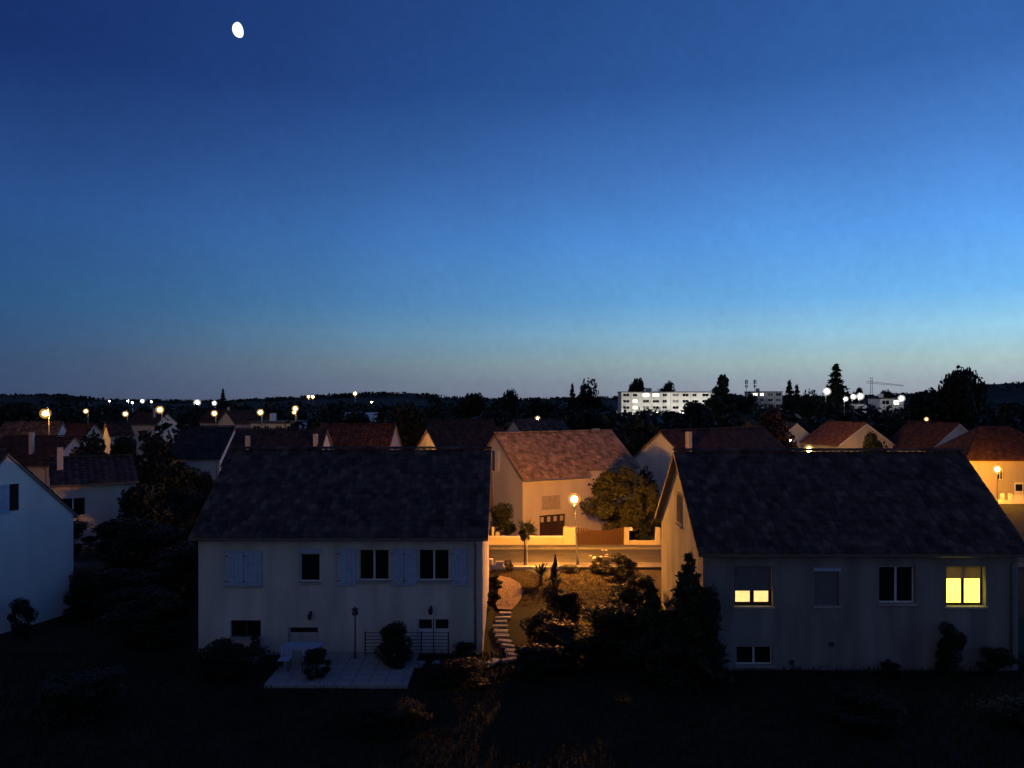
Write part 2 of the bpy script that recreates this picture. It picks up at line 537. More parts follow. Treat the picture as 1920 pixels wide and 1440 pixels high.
RX0, RX1 = -120.0, 120.0
struct(MB().box(RX0, RX1, 47.72, 52.48, 0.3, 0.575).build('road', M['asphalt']))
near_pv = struct(MB().box(RX0, RX1, 46.42, 47.55, 0.3, 0.69).build('pavement', M['pavement']))
far_pv = struct(MB().box(RX0, RX1, 52.65, 53.55, 0.3, 0.69).build('pavement', M['pavement']))
ks = MB().bevbox(-0.49, 0.49, -0.075, 0.075, -0.3, 0.0, 0.018).mesh('kerb_stone', M['kerb'])
for pv, yk in ((near_pv, 47.635), (far_pv, 52.565)):
    for i in range(-9, 22):
        o = obj('kerb_stone', ks, pv, (i * 1.0, yk, 0.695))
    MB().box(RX0, -9.5, yk - 0.07, yk + 0.07, 0.3, 0.693).build('kerb', M['kerb'], pv)
    MB().box(21.5, RX1, yk - 0.07, yk + 0.07, 0.3, 0.693).build('kerb', M['kerb'], pv)


# ------------------------------------------------------------------ house builder
def wall_mesh(L, D, ez, rz_, base, openings, gable_open=None, go_depth=0.14):
    """walls of a gabled house: front wall (y=0) pierced by recessed openings, gables, back"""
    m = MB()
    xs = sorted({0.0, L} | {v for o in openings for v in o[:2]})
    zs = sorted({base, ez} | {v for o in openings for v in o[2:4]})
    for i in range(len(xs) - 1):
        for j in range(len(zs) - 1):
            cx, cz = (xs[i] + xs[i + 1]) / 2, (zs[j] + zs[j + 1]) / 2
            if any(o[0] < cx < o[1] and o[2] < cz < o[3] for o in openings):
                continue
            m.quad((xs[i], 0, zs[j]), (xs[i + 1], 0, zs[j]), (xs[i + 1], 0, zs[j + 1]), (xs[i], 0, zs[j + 1]))
    for o in openings:
        x0, x1, z0, z1 = o[:4]
        d = o[4] if len(o) > 4 else 0.2
        m.quad((x0, 0, z0), (x0, 0, z1), (x0, d, z1), (x0, d, z0))
        m.quad((x1, 0, z0), (x1, d, z0), (x1, d, z1), (x1, 0, z1))
        m.quad((x0, 0, z0), (x0, d, z0), (x1, d, z0), (x1, 0, z0))
        m.quad((x0, 0, z1), (x1, 0, z1), (x1, d, z1), (x0, d, z1))
    m.quad((0, D, base), (0, 0, base), (0, 0, ez), (0, D / 2, rz_), (0, D, ez))
    m.quad((L, 0, base), (L, D, base), (L, D, ez), (L, D / 2, rz_), (L, 0, ez))
    m.quad((L, D, base), (0, D, base), (0, D, ez), (L, D, ez))
    return m


def roof_slab(L, D, ez, rz_, ov=0.3, eo=0.4, th=0.13, x0=0.0, x1=None):
    """both slopes as one board deck; returns the mesh builder"""
    if x1 is None:
        x1 = L
    m = MB()
    sl = (rz_ - ez) / (D / 2)
    a, b = x0 - ov, x1 + ov
    ze = ez - eo * sl
    pts = [(-eo, ze), (D / 2, rz_), (D + eo, ze)]
    lo = [(y, z + 0.02) for y, z in pts]
    hi = [(y, z + 0.02 + th) for y, z in pts]
    for k in range(2):
        m.quad((a, hi[k][0], hi[k][1]), (b, hi[k][0], hi[k][1]), (b, hi[k + 1][0], hi[k + 1][1]), (a, hi[k + 1][0], hi[k + 1][1]))
        m.quad((a, lo[k + 1][0], lo[k + 1][1]), (b, lo[k + 1][0], lo[k + 1][1]), (b, lo[k][0], lo[k][1]), (a, lo[k][0], lo[k][1]))
    for x, flip in ((a, 0), (b, 1)):
        for k in range(2):
            q = [(x, *lo[k]), (x, *lo[k + 1]), (x, *hi[k + 1]), (x, *hi[k])]
            m.quad(*(q if flip else q[::-1]))
    m.quad((a, *lo[0]), (b, *lo[0]), (b, *hi[0]), (a, *hi[0]))
    m.quad((b, *lo[2]), (a, *lo[2]), (a, *hi[2]), (b, *hi[2]))
    return m


def tile_field(L, D, ez, rz_, ov, eo, th, tw, tl, seed, x0=0.0, x1=None, sides=(0, 1), eo_front=None):
    """overlapping pan tiles laid in courses over the deck"""
    R = rnd(seed)
    if x1 is None:
        x1 = L
    m = MB()
    sl = (rz_ - ez) / (D / 2)
    cs = 1 / math.sqrt(1 + sl * sl)
    for side in sides:
        e = eo_front if (side == 0 and eo_front is not None) else eo
        length = (D / 2 + e) / cs
        rows = int(length / tl)
        tlr = length / rows
        cols = int((x1 - x0 + 2 * ov) / tw)
        twr = (x1 - x0 + 2 * ov) / cols
        for r in range(rows):
            for c in range(cols):
                u0 = x0 - ov + c * twr
                s0 = r * tlr - 0.05
                s1 = s0 + tlr + 0.07
                jl = R.uniform(-0.008, 0.008)
                n = len(m.v)
                for (s, hgt) in ((s0 + jl, 0.055), (s1, 0.022)):
                    for (t, hh) in ((0.0, 0.012), (0.28, 0.042), (0.55, 0.05), (0.78, 0.016), (1.0, 0.010)):
                        d_along = s
                        y = -e + d_along * cs
                        z = ez - e * sl + d_along * cs * sl + 0.02 + th
                        h = hgt + hh + jl
                        yy = y - h * sl * cs
                        zz = z + h * cs
                        if side == 1:
                            yy = D - yy
                        m.v.append((u0 + t * twr, yy, zz))
                for k in range(4):
                    q = (n + k, n + k + 1, n + 6 + k, n + 5 + k)
                    m.f.append(q if side == 0 else q[::-1])
                # butt end
                n2 = len(m.v)
                for k in range(5):
                    x, yv, zv = m.v[n + k]
                    m.v.append((x, yv, zv - 0.035))
                for k in range(4):
                    q = (n2 + k, n2 + k + 1, n + k + 1, n + k)
                    m.f.append(q if side == 0 else q[::-1])
    return m


def ridge_caps(x0, x1, y, z, r=0.13, step=0.42):
    m = MB()
    n = max(1, int((x1 - x0) / step))
    st = (x1 - x0) / n
    for i in range(n):
        a, b = x0 + i * st - 0.02, x0 + (i + 1) * st + 0.02
        n0 = len(m.v)
        for (x, rr) in ((a, r), (b, r * 0.88)):
            for k in range(7):
                t = PI * k / 6
                m.v.append((x, y + rr * math.cos(t) * 1.1, z + rr * math.sin(t) * 0.9))
        for k in range(6):
            m.f.append((n0 + k, n0 + k + 1, n0 + 8 + k, n0 + 7 + k))
        m.f.append(tuple(n0 + k for k in range(7)))
    return m


def add_roof(h, L, D, ez, rz_, mat, ov=0.25, eo=0.38, tw=0.3, tl=0.36, seed=1, tiles=True, gutter=True, sides=(0, 1)):
    rf = roof_slab(L, D, ez, rz_, ov, eo).build('roof', M['deck'], h)
    t = tile_field(L, D, ez, rz_, ov, eo, 0.13, tw, tl, seed, sides=sides).build('roof_tiles', M[mat], rf)
    stuff(t)
    ridge_caps(-ov, L + ov, D / 2, rz_ + 0.24).build('ridge_cap', M[mat], rf, smooth=False)
    if gutter:
        sl = (rz_ - ez) / (D / 2)
        z = ez - eo * sl + 0.02
        m = MB()
        n0 = len(m.v)
        for x in (-ov, L + ov):
            for k in range(9):
                t_ = PI + PI * k / 8
                m.v.append((x, -eo - 0.07 + 0.075 * math.cos(t_), z + 0.06 + 0.075 * math.sin(t_)))
        for k in range(8):
            m.f.append((k, k + 1, 9 + k + 1, 9 + k))
        for k in range(9):   # inner skin
            x, y, zz = m.v[n0 + k]
        m.build('gutter', M['zinc'], rf)
        dp = MB().tube([(L - 0.3, -eo - 0.07, z), (L - 0.3, -eo - 0.07, z - 0.1), (L - 0.3, -0.07, z - 0.4), (L - 0.3, -0.07, 0.1)], [0.045] * 4, 8)
        dp.build('downpipe', M['zinc'], h, smooth=True)
    return rf


def add_chimney(h, x, y, z0, z1, sx=0.55, sy=0.42, mat='render_cream', rf=None):
    c = MB().box(x - sx / 2, x + sx / 2, y - sy / 2, y + sy / 2, z0, z1).build('chimney', M[mat], rf or h)
    return c


def window(h, x0, x1, z0, z1, d=0.2, kind='glass', leaves=2, frame='white_paint', sill=True, rail=0.055, fr_d=0.05):
    """frame, mullion, panes set back in the reveal"""
    f = MB()
    y0, y1 = d - fr_d, d + 0.03
    t = rail
    f.box(x0 + 0.002, x0 + t, y0, y1, z0 + 0.002, z1 - 0.002)
    f.box(x1 - t, x1 - 0.002, y0, y1, z0 + 0.002, z1 - 0.002)
    f.box(x0 + t, x1 - t, y0 + 0.002, y1, z0 + 0.003, z0 + t * 1.3)
    f.box(x0 + t, x1 - t, y0 + 0.002, y1, z1 - t, z1 - 0.003)
    w = f.build('window', M[frame], h)
    xs = [x0 + t + (x1 - x0 - 2 * t) * i / leaves for i in range(leaves + 1)]
    for i in range(1, leaves):
        MB().box(xs[i] - t * 0.7, xs[i] + t * 0.7, y0 - 0.008, y1, z0 + t * 1.3, z1 - t).build('mullion', M[frame], w)
    for i in range(leaves):
        a = xs[i] + (0 if i == 0 else t * 0.7)
        b = xs[i + 1] - (0 if i == leaves - 1 else t * 0.7)
        MB().box(a, b, d - 0.012, d + 0.01, z0 + t * 1.3, z1 - t).build('pane', M[kind], w)
    if sill:
        MB().box(x0 - 0.06, x1 + 0.06, -0.07, d - fr_d - 0.003, z0 - 0.07, z0 + 0.012).build('sill', M['concrete'], w)
    return w


def roller(h, x0, x1, z0, z1, y, mat, name='roller_shutter', sl=0.055):
    m = MB()
    n = max(2, int((z1 - z0) / sl))
    st = (z1 - z0) / n
    for i in range(n):
        za, zb = z0 + i * st, z0 + (i + 1) * st - 0.006
        m.box(x0, x1, y - 0.012, y, za, zb)
    m.box(x0 + 0.002, x1 - 0.002, y - 0.006, y + 0.004, z0, z1)
    return m.build(name, M[mat], h)


def open_shutter(h, x0, x1, z0, z1, mat='shutter_blue'):
    """a hinged shutter leaf folded back on the wall: frame, boards and rails"""
    s = MB()
    n = 4
    wv = (x1 - x0) / n
    for i in range(n):
        s.box(x0 + i * wv + 0.004, x0 + (i + 1) * wv - 0.004, -0.062, -0.025, z0, z1)
    o = s.build('shutter', M[mat], h)
    for zz in (z0 + 0.18, z1 - 0.26):
        MB().box(x0 + 0.02, x1 - 0.02, -0.088, -0.062, zz, zz + 0.08).build('batten', M[mat], o)
    for zz in (z0 + 0.2, z1 - 0.24):
        MB().box(x0 - 0.02, x0 + 0.12, -0.095, -0.088, zz + 0.01, zz + 0.04).build('hinge', M['dark_metal'], o)
    return o


def wall_lamp(label, loc):
    t = thing('wall_lantern', label, 'wall lamp', loc)
    MB().box(-0.05, 0.05, -0.03, 0, -0.1, 0.1).build('back_plate', M['dark_metal'], t)
    MB().tube([(0, -0.02, 0.05), (0, -0.14, 0.12), (0, -0.2, 0.06)], [0.014] * 3, 6).build('arm', M['dark_metal'], t)
    MB().lathe([(0.02, 0.06), (0.1, 0.0), (0.07, -0.2), (0.03, -0.23), (0.0, -0.23)], 8, (0, -0.2)).build('lantern', M['dark_metal'], t)
    return t


# ------------------------------------------------------------------ house A (left foreground)
def house_left():
    Y0, s = 32.84, 45.0
    X0 = (372 - 960) / s
    L, D, ez, rz_ = 11.84, 9.0, 4.98, 8.0
    h = thing('detached_house', 'cream house with dark tiled roof and open blue shutters, left of the lamp-lit gap', 'house', (X0, Y0, 0), 0, 'houses backing onto the gardens')
    fx = lambda p: (p - 372) / s
    fz = lambda p: (1225 - p) / s
    op = [(fx(425), fx(490), fz(1098), fz(1033), 0.16), (fx(561), fx(600), fz(1092), fz(1038)), (fx(672), fx(730), fz(1090), fz(1030)),
          (fx(784), fx(843), fz(1090), fz(1030)), (fx(432), fx(489), fz(1196), fz(1163)), (fx(540), fx(597), fz(1212), fz(1176)),
          (fx(782), fx(843), fz(1222), fz(1160), 0.15)]
    wall_mesh(L, D, ez, rz_, -0.6, op).build('wall', M['render_cream'], h)
    rf = add_roof(h, L, D, ez, rz_, 'tile_dark', 0.25, 0.36, 0.27, 0.33, 3)
    # closed boarded shutters, slightly arched look in the dusk: two leaves
    x0, x1, z0, z1 = op[0][:4]
    w = window(h, x0, x1, z0, z1, 0.16)
    mid = (x0 + x1) / 2
    for a, b in ((x0 - 0.03, mid - 0.004), (mid + 0.004, x1 + 0.03)):
        open_shutter(h, a, b, z0 - 0.02, z1 + 0.02)
    o = op[1]
    window(h, *o[:4], 0.2, leaves=1, sill=True)
    MB().box(o[0] - 0.08, o[1] + 0.08, -0.05, -0.002, o[3] + 0.02, o[3] + 0.2).build('shutter_box', M['shutter_blue'], h)
    for o in op[2:4]:
        window(h, *o[:4], 0.2)
    for a, b in ((633, 668), (733, 757), (758, 781), (846, 876)):
        open_shutter(h, fx(a), fx(b), fz(1098), fz(1028))
    window(h, *op[4][:4], 0.2, leaves=2, frame='dark_metal')
    o = op[5]
    window(h, *o[:4], 0.2, leaves=1)
    roller(h, o[0] + 0.03, o[1] - 0.03, o[2] + 0.02, o[3] - 0.24, 0.12, 'pale_shutter')
    # cellar double door: two small panes above, slatted below
    x0, x1, z0, z1 = op[6][:4]
    mid = (x0 + x1) / 2
    for a, b in ((x0 + 0.01, mid - 0.02), (mid + 0.02, x1 - 0.01)):
        d = MB().box(a, b, 0.1, 0.15, z0, z1).build('cellar_door', M['white_paint'], h)
        MB().box(a + 0.07, b - 0.05, 0.088, 0.102, z1 - 0.43, z1 - 0.06).build('pane', M['glass'], d)
        k = z0 + 0.05
        while k < z1 - 0.55:
            MB().box(a + 0.06, b - 0.06, 0.08, 0.102, k, k + 0.085).build('slat', M['white_paint'], d)
            k += 0.115
    wall_lamp('small dark wall lantern above the cellar window of the left house', (X0 + fx(583), Y0, fz(1150)))
    wall_lamp('dark wall lantern above the slatted cellar door of the left house', (X0 + fx(808), Y0, fz(1140)))


house_left()


# ------------------------------------------------------------------ house B (right foreground)
def house_right():
    Y0, s = 30.9, 47.8
    X0 = (1318 - 960) / s
    L, D, ez, rz_ = 12.35, 8.6, 4.75, 8.05
    h = thing('detached_house', 'grey rendered house with dark tiled roof and two lit yellow windows', 'house', (X0, Y0, 0), 0, 'houses backing onto the gardens')
    fx = lambda p: (p - 1318) / s
    fz = lambda p: (1255 - p) / s
    op = [(fx(1376), fx(1449), fz(1138), fz(1062), 0.26), (fx(1527), fx(1573), fz(1136), fz(1072), 0.2), (fx(1648), fx(1716), fz(1132), fz(1062), 0.2),
          (fx(1774), fx(1848), fz(1138), fz(1062), 0.3), (fx(1380), fx(1449), fz(1248), fz(1212), 0.2)]
    m = wall_mesh(L, D, ez, rz_, -0.5, op)
    m.build('wall', M['render_grey'], h)
    rf = add_roof(h, L, D, ez, rz_, 'tile_dark', 0.28, 0.36, 0.27, 0.33, 5)
    # 1: roller two thirds down over two lit panes
    o = op[0]
    window(h, *o[:4], 0.26, 'win_warm', 2, 'wood_brown', rail=0.11)
    roller(h, o[0] + 0.02, o[1] - 0.02, o[2] + 0.60, o[3] - 0.004, 0.14, 'grey_shutter')
    # 2: small window with its roller shut
    o = op[1]
    w = window(h, *o[:4], 0.2, leaves=1)
    roller(h, o[0] + 0.02, o[1] - 0.02, o[2] + 0.02, o[3] - 0.004, 0.1, 'grey_shutter')
    MB().box(o[0] - 0.06, o[1] + 0.06, -0.04, -0.002, o[3] + 0.02, o[3] + 0.16).build('shutter_box', M['shutter_blue'], h)
    window(h, *op[2][:4], 0.2)
    # 4: bright room, thin blind over the top third
    o = op[3]
    window(h, *o[:4], 0.3, 'win_yellow', 2, 'wood_brown', rail=0.075)
    MB().box(o[0] + 0.09, o[1] - 0.09, 0.2, 0.212, o[3] - 0.52, o[3] - 0.01).build('blind', M['blind_lit'], h)
    window(h, *op[4][:4], 0.2)
    # attic window in the left gable
    y0, y1, z0, z1 = 3.75, 4.75, 5.0, 6.4
    g = MB().box(-0.04, -0.003, y0, y1, z0, z1).build('attic_window', M['render_grey'], h)
    roller_v = MB().box(-0.055, -0.042, y0 + 0.08, y1 - 0.08, z0 + 0.1, z1 - 0.08).build('pane', M['matte_dark'], g)
    MB().box(-0.14, -0.003, y0 - 0.08, y1 + 0.08, z0 - 0.1, z0 - 0.02).build('sill', M['concrete'], g)
    for px, py in ((1558, 1208), (1484, 1242), (1664, 1240)):
        v = MB().box(fx(px) - 0.09, fx(px) + 0.09, -0.03, -0.002, fz(py) - 0.09, fz(py) + 0.09).build('vent_grille', M['dark_metal'], h)
    MB().box(L - 0.02, L + 0.0, -0.0, 0, 0, 0) if False else None


house_right()


# ------------------------------------------------------------------ house C (across the street, lamp-lit)
def house_across():
    th = math.radians(29)
    P = Vector((0.84, 62.0, -0.45))
    L, D, ez, rz_ = 11.8, 9.0, 4.75, 7.95
    h = thing('detached_house', 'cream house with brown tiled roof across the street, lit orange by the lamp', 'house', P, th)
    op = [(1.75, 3.5, 2.25, 3.3, 0.18), (1.55, 4.0, 0.0, 1.75, 0.2), (8.2, 9.6, 2.2, 3.4, 0.18)]
    L1, ry = 6.3, 0.6
    sl = (rz_ - ez) / (D / 2)
    wall_mesh(L1, D, ez, rz_, -0.6, op[:2]).build('wall', M['render_warm'], h)
    # right part of the front stands back under a higher eave
    wr = wall_mesh(L - L1, D - 2 * ry, ez + ry * sl, rz_, -0.6, [(8.2 - L1, 9.6 - L1, 2.2, 3.4, 0.18)])
    wr.v = [(x + L1, y + ry, z) for x, y, z in wr.v]
    wr.build('wall', M['render_warm'], h)
    rb = roof_slab(L1, D, ez, rz_, 0.0, 0.28, x0=-0.15, x1=L1)
    r2 = roof_slab(L, D - 2 * ry, ez + ry * sl, rz_, 0.0, 0.22, x0=L1 + 0.004, x1=L + 0.15)
    rf = rb.build('roof', M['deck'], h)
    r2.v = [(x, y + ry, z) for x, y, z in r2.v]
    rfb = r2.build('roof', M['deck'], h)
    stuff(tile_field(L1, D, ez, rz_, 0.0, 0.28, 0.13, 0.3, 0.36, 7, x0=-0.15, x1=L1).build('roof_tiles', M['tile_brown'], rf))
    tb = tile_field(L, D - 2 * ry, ez + ry * sl, rz_, 0.0, 0.22, 0.13, 0.3, 0.36, 8, x0=L1 + 0.004, x1=L + 0.15)
    tb.v = [(x, y + ry, z) for x, y, z in tb.v]
    stuff(tb.build('roof_tiles', M['tile_brown'], rfb))
    ridge_caps(-0.15, L + 0.15, D / 2, rz_ + 0.24).build('ridge_cap', M['tile_brown'], rf)
    MB().tube([(0.1, -0.36, ez - 0.28 * sl + 0.06), (L1 - 0.05, -0.36, ez - 0.28 * sl + 0.06)], [0.06, 0.06], 8).build('gutter', M['zinc'], rf)
    o = op[0]
    window(h, *o[:4], 0.18)
    mid = (o[0] + o[1]) / 2
    for a, b in ((o[0] + 0.02, mid - 0.01), (mid + 0.01, o[1] - 0.02)):
        roller(h, a, b, o[2] + 0.02, o[3] - 0.01, 0.06, 'shutter_clay', 'closed_shutter', 0.09)
    # garage door with four little panes
    x0, x1, z0, z1 = op[1][:4]
    n = 4
    wv = (x1 - x0) / n
    for i in range(n):
        d = MB().box(x0 + i * wv + 0.01, x0 + (i + 1) * wv - 0.01, 0.12, 0.19, z0, z1).build('garage_door_leaf', M['wood_brown'], h)
        MB().box(x0 + i * wv + 0.16, x0 + (i + 1) * wv - 0.16, 0.11, 0.122, z1 - 0.55, z1 - 0.15).build('pane', M['pale_shutter'], d)
    # tall attic shutter in the left gable
    g = MB().box(-0.05, -0.003, 3.9, 4.6, 5.0, 6.7).build('attic_shutter', M['white_paint'], h)
    MB().box(-0.06, -0.002, 4.62, 5.1, 5.0, 6.7).build('attic_window', M['glass'], h)
    # higher porch roofline right of the facade
    MB().box(6.2, 6.35, -0.1, -0.003, 3.9, 4.1).build('vent_grille', M['dark_metal'], h)
    MB().box(6.6, 7.4, -0.06, -0.003, 3.75, 3.95).build('vent_grille', M['dark_metal'], h)
    c = add_chimney(h, 10.9, 5.6, 6.4, 8.35, 0.6, 0.45, 'render_warm', rf)


house_across()


# ------------------------------------------------------------------ simpler houses further off
def far_house(label, P, th, L, D, ez, rz_, wallm, roofm, chim=(), wins=(), seed=1, tl=0.5, tw=0.45, name='detached_house', shutters=(), base=-1.5, group='houses of the quarter'):
    h = thing(name, label, 'house', P, math.radians(th), group)
    op = [w[:4] + (0.15,) for w in wins]
    wall_mesh(L, D, ez, rz_, base, op).build('wall', M[wallm], h)
    rf = add_roof(h, L, D, ez, rz_, roofm, 0.2, 0.3, tw, tl, seed, gutter=True)
    for w in wins:
        window(h, *w[:4], 0.15, w[4] if len(w) > 4 else 'glass')
    for (a, b, z0, z1) in shutters:
        open_shutter(h, a, b, z0, z1)
    for (x, y, z1) in chim:
        add_chimney(h, x, y, rz_ - abs(y - D / 2) * (rz_ - ez) / (D / 2) - 0.3, z1, 0.38, 0.42, 'render_warm', rf)
    return h


def gP(px, Y, zoff=0.0):
    p = W(px, HZ, Y)
    return Vector((p.x, Y, gz(Y) + zoff))


# left edge: pale gable (D)
def house_gable_left():
    R_ = Vector((-21.2, 38.1, 0.25))
    d = Vector((0.5, 0.866, 0))
    th = math.atan2(-0.5, 0.866)             # local y axis runs along the gable
    half = 3.0
    P = R_ - d * (2 * half)
    # local frame: x to the left-rear (away), so build with the gable at local x = L
    h = thing('detached_house', 'pale blue-lit gable end of a steep-roofed house at the left edge', 'house', (0, 0, 0), 0, 'houses backing onto the gardens')
    ang = math.atan2(d.y, d.x) - PI / 2
    ax = Vector((math.cos(ang), math.sin(ang), 0))
    L, D, ez, rz_ = 10.0, 2 * half, 4.75, 7.75
    h.location = P - ax * L
    h.rotation_euler = (0, 0, ang)
    wall_mesh(L, D, ez, rz_, -0.8, []).build('wall', M['render_pale'], h)
    add_roof(h, L, D, ez, rz_, 'tile_dark', 0.06, 0.22, 0.28, 0.34, 11, gutter=False)
    # attic window with one shutter folded back
    w = MB().box(L + 0.003, L + 0.03, 3.06, 3.45, 5.3, 6.5).build('attic_window', M['glass'], h)
    s = MB()
    for i in range(4):
        s.box(L + 0.02, L + 0.06, 2.2 + i * 0.21, 2.4 + i * 0.21, 5.2, 6.5)
    s.build('shutter', M['shutter_blue'], h)


house_gable_left()

# E: low pale house behind it
far_house('low pale house with a dark carport opening and a blue shutter, behind the left gable', gP(100, 54, -0.2), 31, 5.1, 8.0, 4.3, 5.7,
          'render_warm', 'tile_black', chim=[(0.45, 2.2, 6.8)], wins=[(0.4, 1.95, 2.1, 3.4)], shutters=[(4.05, 4.75, 1.9, 3.45)], seed=21)
# F
far_house('white-walled house with a dark roof behind a leafy garden, left of the dark ridge', gP(318, 85), 0, 5.4, 8.5, 5.3, 8.3, 'render_white', 'tile_black', seed=22, wins=[(1.2, 2.2, 3.2, 4.4)])
# G
far_house('dark-roofed house with two pale chimneys just behind the left ridge', gP(420, 74), 0, 8.6, 8.0, 5.1, 8.1, 'render_cream', 'tile_black', chim=[(1.7, 1.6, 7.75), (8.1, 2.0, 7.9)], seed=23)
# H
far_house('red-roofed house with its right end lit warm, above the left ridge', gP(585, 96), -4, 9.3, 8.0, 5.5, 8.5, 'render_warm', 'tile_maroon', seed=24, wins=[(7.9, 8.8, 3.4, 4.6)])
# I1, I2
far_house('long red-roofed house with a lit left gable behind the dark trees', gP(806, 116), 20, 11.0, 8.0, 6.0, 9.0, 'render_warm', 'tile_maroon', seed=25)
far_house('dark red-roofed house with a small pale gable, in front of the long red roof', gP(828, 92), 33, 10.5, 7.0, 5.1, 8.0, 'render_cream', 'tile_maroon', seed=26)
# JK
far_house('bluish gable and long dark red roof with a pale chimney, behind the right ridge', Vector((15.9, 66.4, -0.55)), 36, 14.5, 9.0, 4.8, 8.1, 'render_white', 'tile_maroon', chim=[(1.0, 2.2, 8.3)], seed=27)


# L, M : gable towards us, left slope in view.  local x runs into the distance
def gable_house(label, Pf, seed, wallm, roofm, half, L, ez, rz_, lean=11.5):
    # Pf = near left eave corner; gable runs along local -y ... build with rotz so that local x = (-0.2,0.98)
    ang = math.radians(90 + lean)
    h = thing('detached_house', label, 'house', Pf, ang, 'houses of the quarter')
    # local y axis then points left (-x world); the house lies towards negative local y
    D = 2 * half
    off = Matrix.Translation((0, -D, 0))
    m = wall_mesh(L, D, ez, rz_, -1.5, [])
    m.v = [tuple(off @ Vector(v)) for v in m.v]
    m.build('wall', M[wallm], h)
    for nm, mb, mt in (('roof', roof_slab(L, D, ez, rz_, 0.2, 0.3), 'deck'),):
        mb.v = [tuple(off @ Vector(v)) for v in mb.v]
        rf = mb.build(nm, M[mt], h)
    t = tile_field(L, D, ez, rz_, 0.2, 0.3, 0.13, 0.45, 0.5, seed)
    t.v = [tuple(off @ Vector(v)) for v in t.v]
    stuff(t.build('roof_tiles', M[roofm], rf))
    r = ridge_caps(-0.2, L + 0.2, D / 2, rz_ + 0.24)
    r.v = [tuple(off @ Vector(v)) for v in r.v]
    r.build('ridge_cap', M[roofm], rf)
    # white verge boards on the near gable
    for sgn in (0, 1):
        a = Vector((-0.22, 0.0 if sgn else -D, ez + 0.0)); b = Vector((-0.22, -D / 2, rz_ + 0.0))
        q = MB().quad(a + Vector((0, 0, -0.12)), b + Vector((0, 0, -0.12)), b + Vector((0, 0, 0.14)), a + Vector((0, 0, 0.14)))
        q.quad(a + Vector((-0.03, 0, -0.12)), b + Vector((-0.03, 0, -0.12)), b + Vector((-0.03, 0, 0.14)), a + Vector((-0.03, 0, 0.14)))
        q.build('verge_board', M['white_paint'], rf)
    # a window in the gable
    w = MB().box(-0.04, -0.003, -half - 0.6, -half + 0.6, 3.0, 4.3).build('window', M['white_paint'], h)
    MB().box(-0.05, -0.042, -half - 0.52, -half + 0.52, 3.08, 4.22).build('pane', M['glass'], w)
    return h


gable_house('house with an orange lamp-lit roof slope and gable, right of the reddish tree', Vector((49.7, 120.0, -1.9)), 31, 'render_warm', 'tile_red', 4.7, 10.0, 5.4, 8.6)
gable_house('dark red-roofed house with a bluish gable, left of the far right lamp', Vector((61.1, 115.0, -1.8)), 32, 'render_white', 'tile_maroon', 4.7, 10.5, 4.9, 8.6)
gable_house('house with a grey roof edge half hidden behind the orange-lit house', Vector((44.5, 134.0, -2.1)), 33, 'render_white', 'tile_dark', 4.2, 9.0, 5.2, 8.4)


# N: far right hipped house, orange wall
def house_hipped():
    P = gP(1812, 92)
    L, D, ez, rz_ = 12.0, 9.0, 4.75, 8.5
    h = thing('detached_house', 'hip-roofed house with an orange lamp-lit wall at the right edge', 'house', P, 0, 'houses of the quarter')
    op = [(3.6, 4.3, 2.4, 3.7, 0.15)]
    wall_mesh(L, D, ez, ez + 0.01, -1.5, op).build('wall', M['wall_sand'], h)
    window(h, *op[0][:4], 0.15)
    o = 0.35
    hip = 4.2
    m = MB()
    A, B, C, Dd = (-o, -o, ez), (L + o, -o, ez), (L + o, D + o, ez), (-o, D + o, ez)
    r1, r2 = (hip, D / 2, rz_), (L - hip, D / 2, rz_)
    m.quad(A, B, r2, r1); m.quad(B, C, r2); m.quad(C, Dd, r1, r2); m.quad(Dd, A, r1)
    m.quad((-o, -o, ez - 0.15), (-o, D + o, ez - 0.15), (L + o, D + o, ez - 0.15), (L + o, -o, ez - 0.15))
    for p, q in ((A, B), (B, C), (C, Dd), (Dd, A)):
        m.quad((p[0], p[1], ez - 0.15), (q[0], q[1], ez - 0.15), q, p)
    rf = m.build('roof', M['tile_maroon'], h)
    # tile courses on the front slope and the left hip
    t = MB()
    rows, R = 14, rnd(44)
    for k in range(rows):
        f0, f1 = k / rows, (k + 1.15) / rows
        f1 = min(f1, 1)
        for (p, q, a, b) in ((A, B, r1, r2), (Dd, A, r1, r1)):
            p, q, a, b = map(Vector, (p, q, a, b))
            lo0, lo1 = p.lerp(a, f0), q.lerp(b, f0)
            hi0, hi1 = p.lerp(a, f1), q.lerp(b, f1)
            n = max(1, int((lo1 - lo0).length / 0.45))
            nn = (lo1 - lo0).cross(hi0 - lo0).normalized()
            if nn.z < 0:
                nn = -nn
            for i in range(n):
                u, v = i / n, (i + 0.97) / n
                j = R.uniform(0.02, 0.06)
                t.quad(lo0.lerp(lo1, u) + nn * (0.05 + j), lo0.lerp(lo1, v) + nn * (0.05 + j), hi0.lerp(hi1, v) + nn * 0.02, hi0.lerp(hi1, u) + nn * 0.02)
    stuff(t.build('roof_tiles', M['tile_maroon'], rf))
    dr = MB().box(5.6, 6.6, -0.05, -0.003, 0.0, 2.1).build('door', M['white_paint'], h)
    MB().box(5.7, 6.5, -0.06, -0.052, 1.1, 1.9).build('pane', M['glass'], dr)


house_hipped()

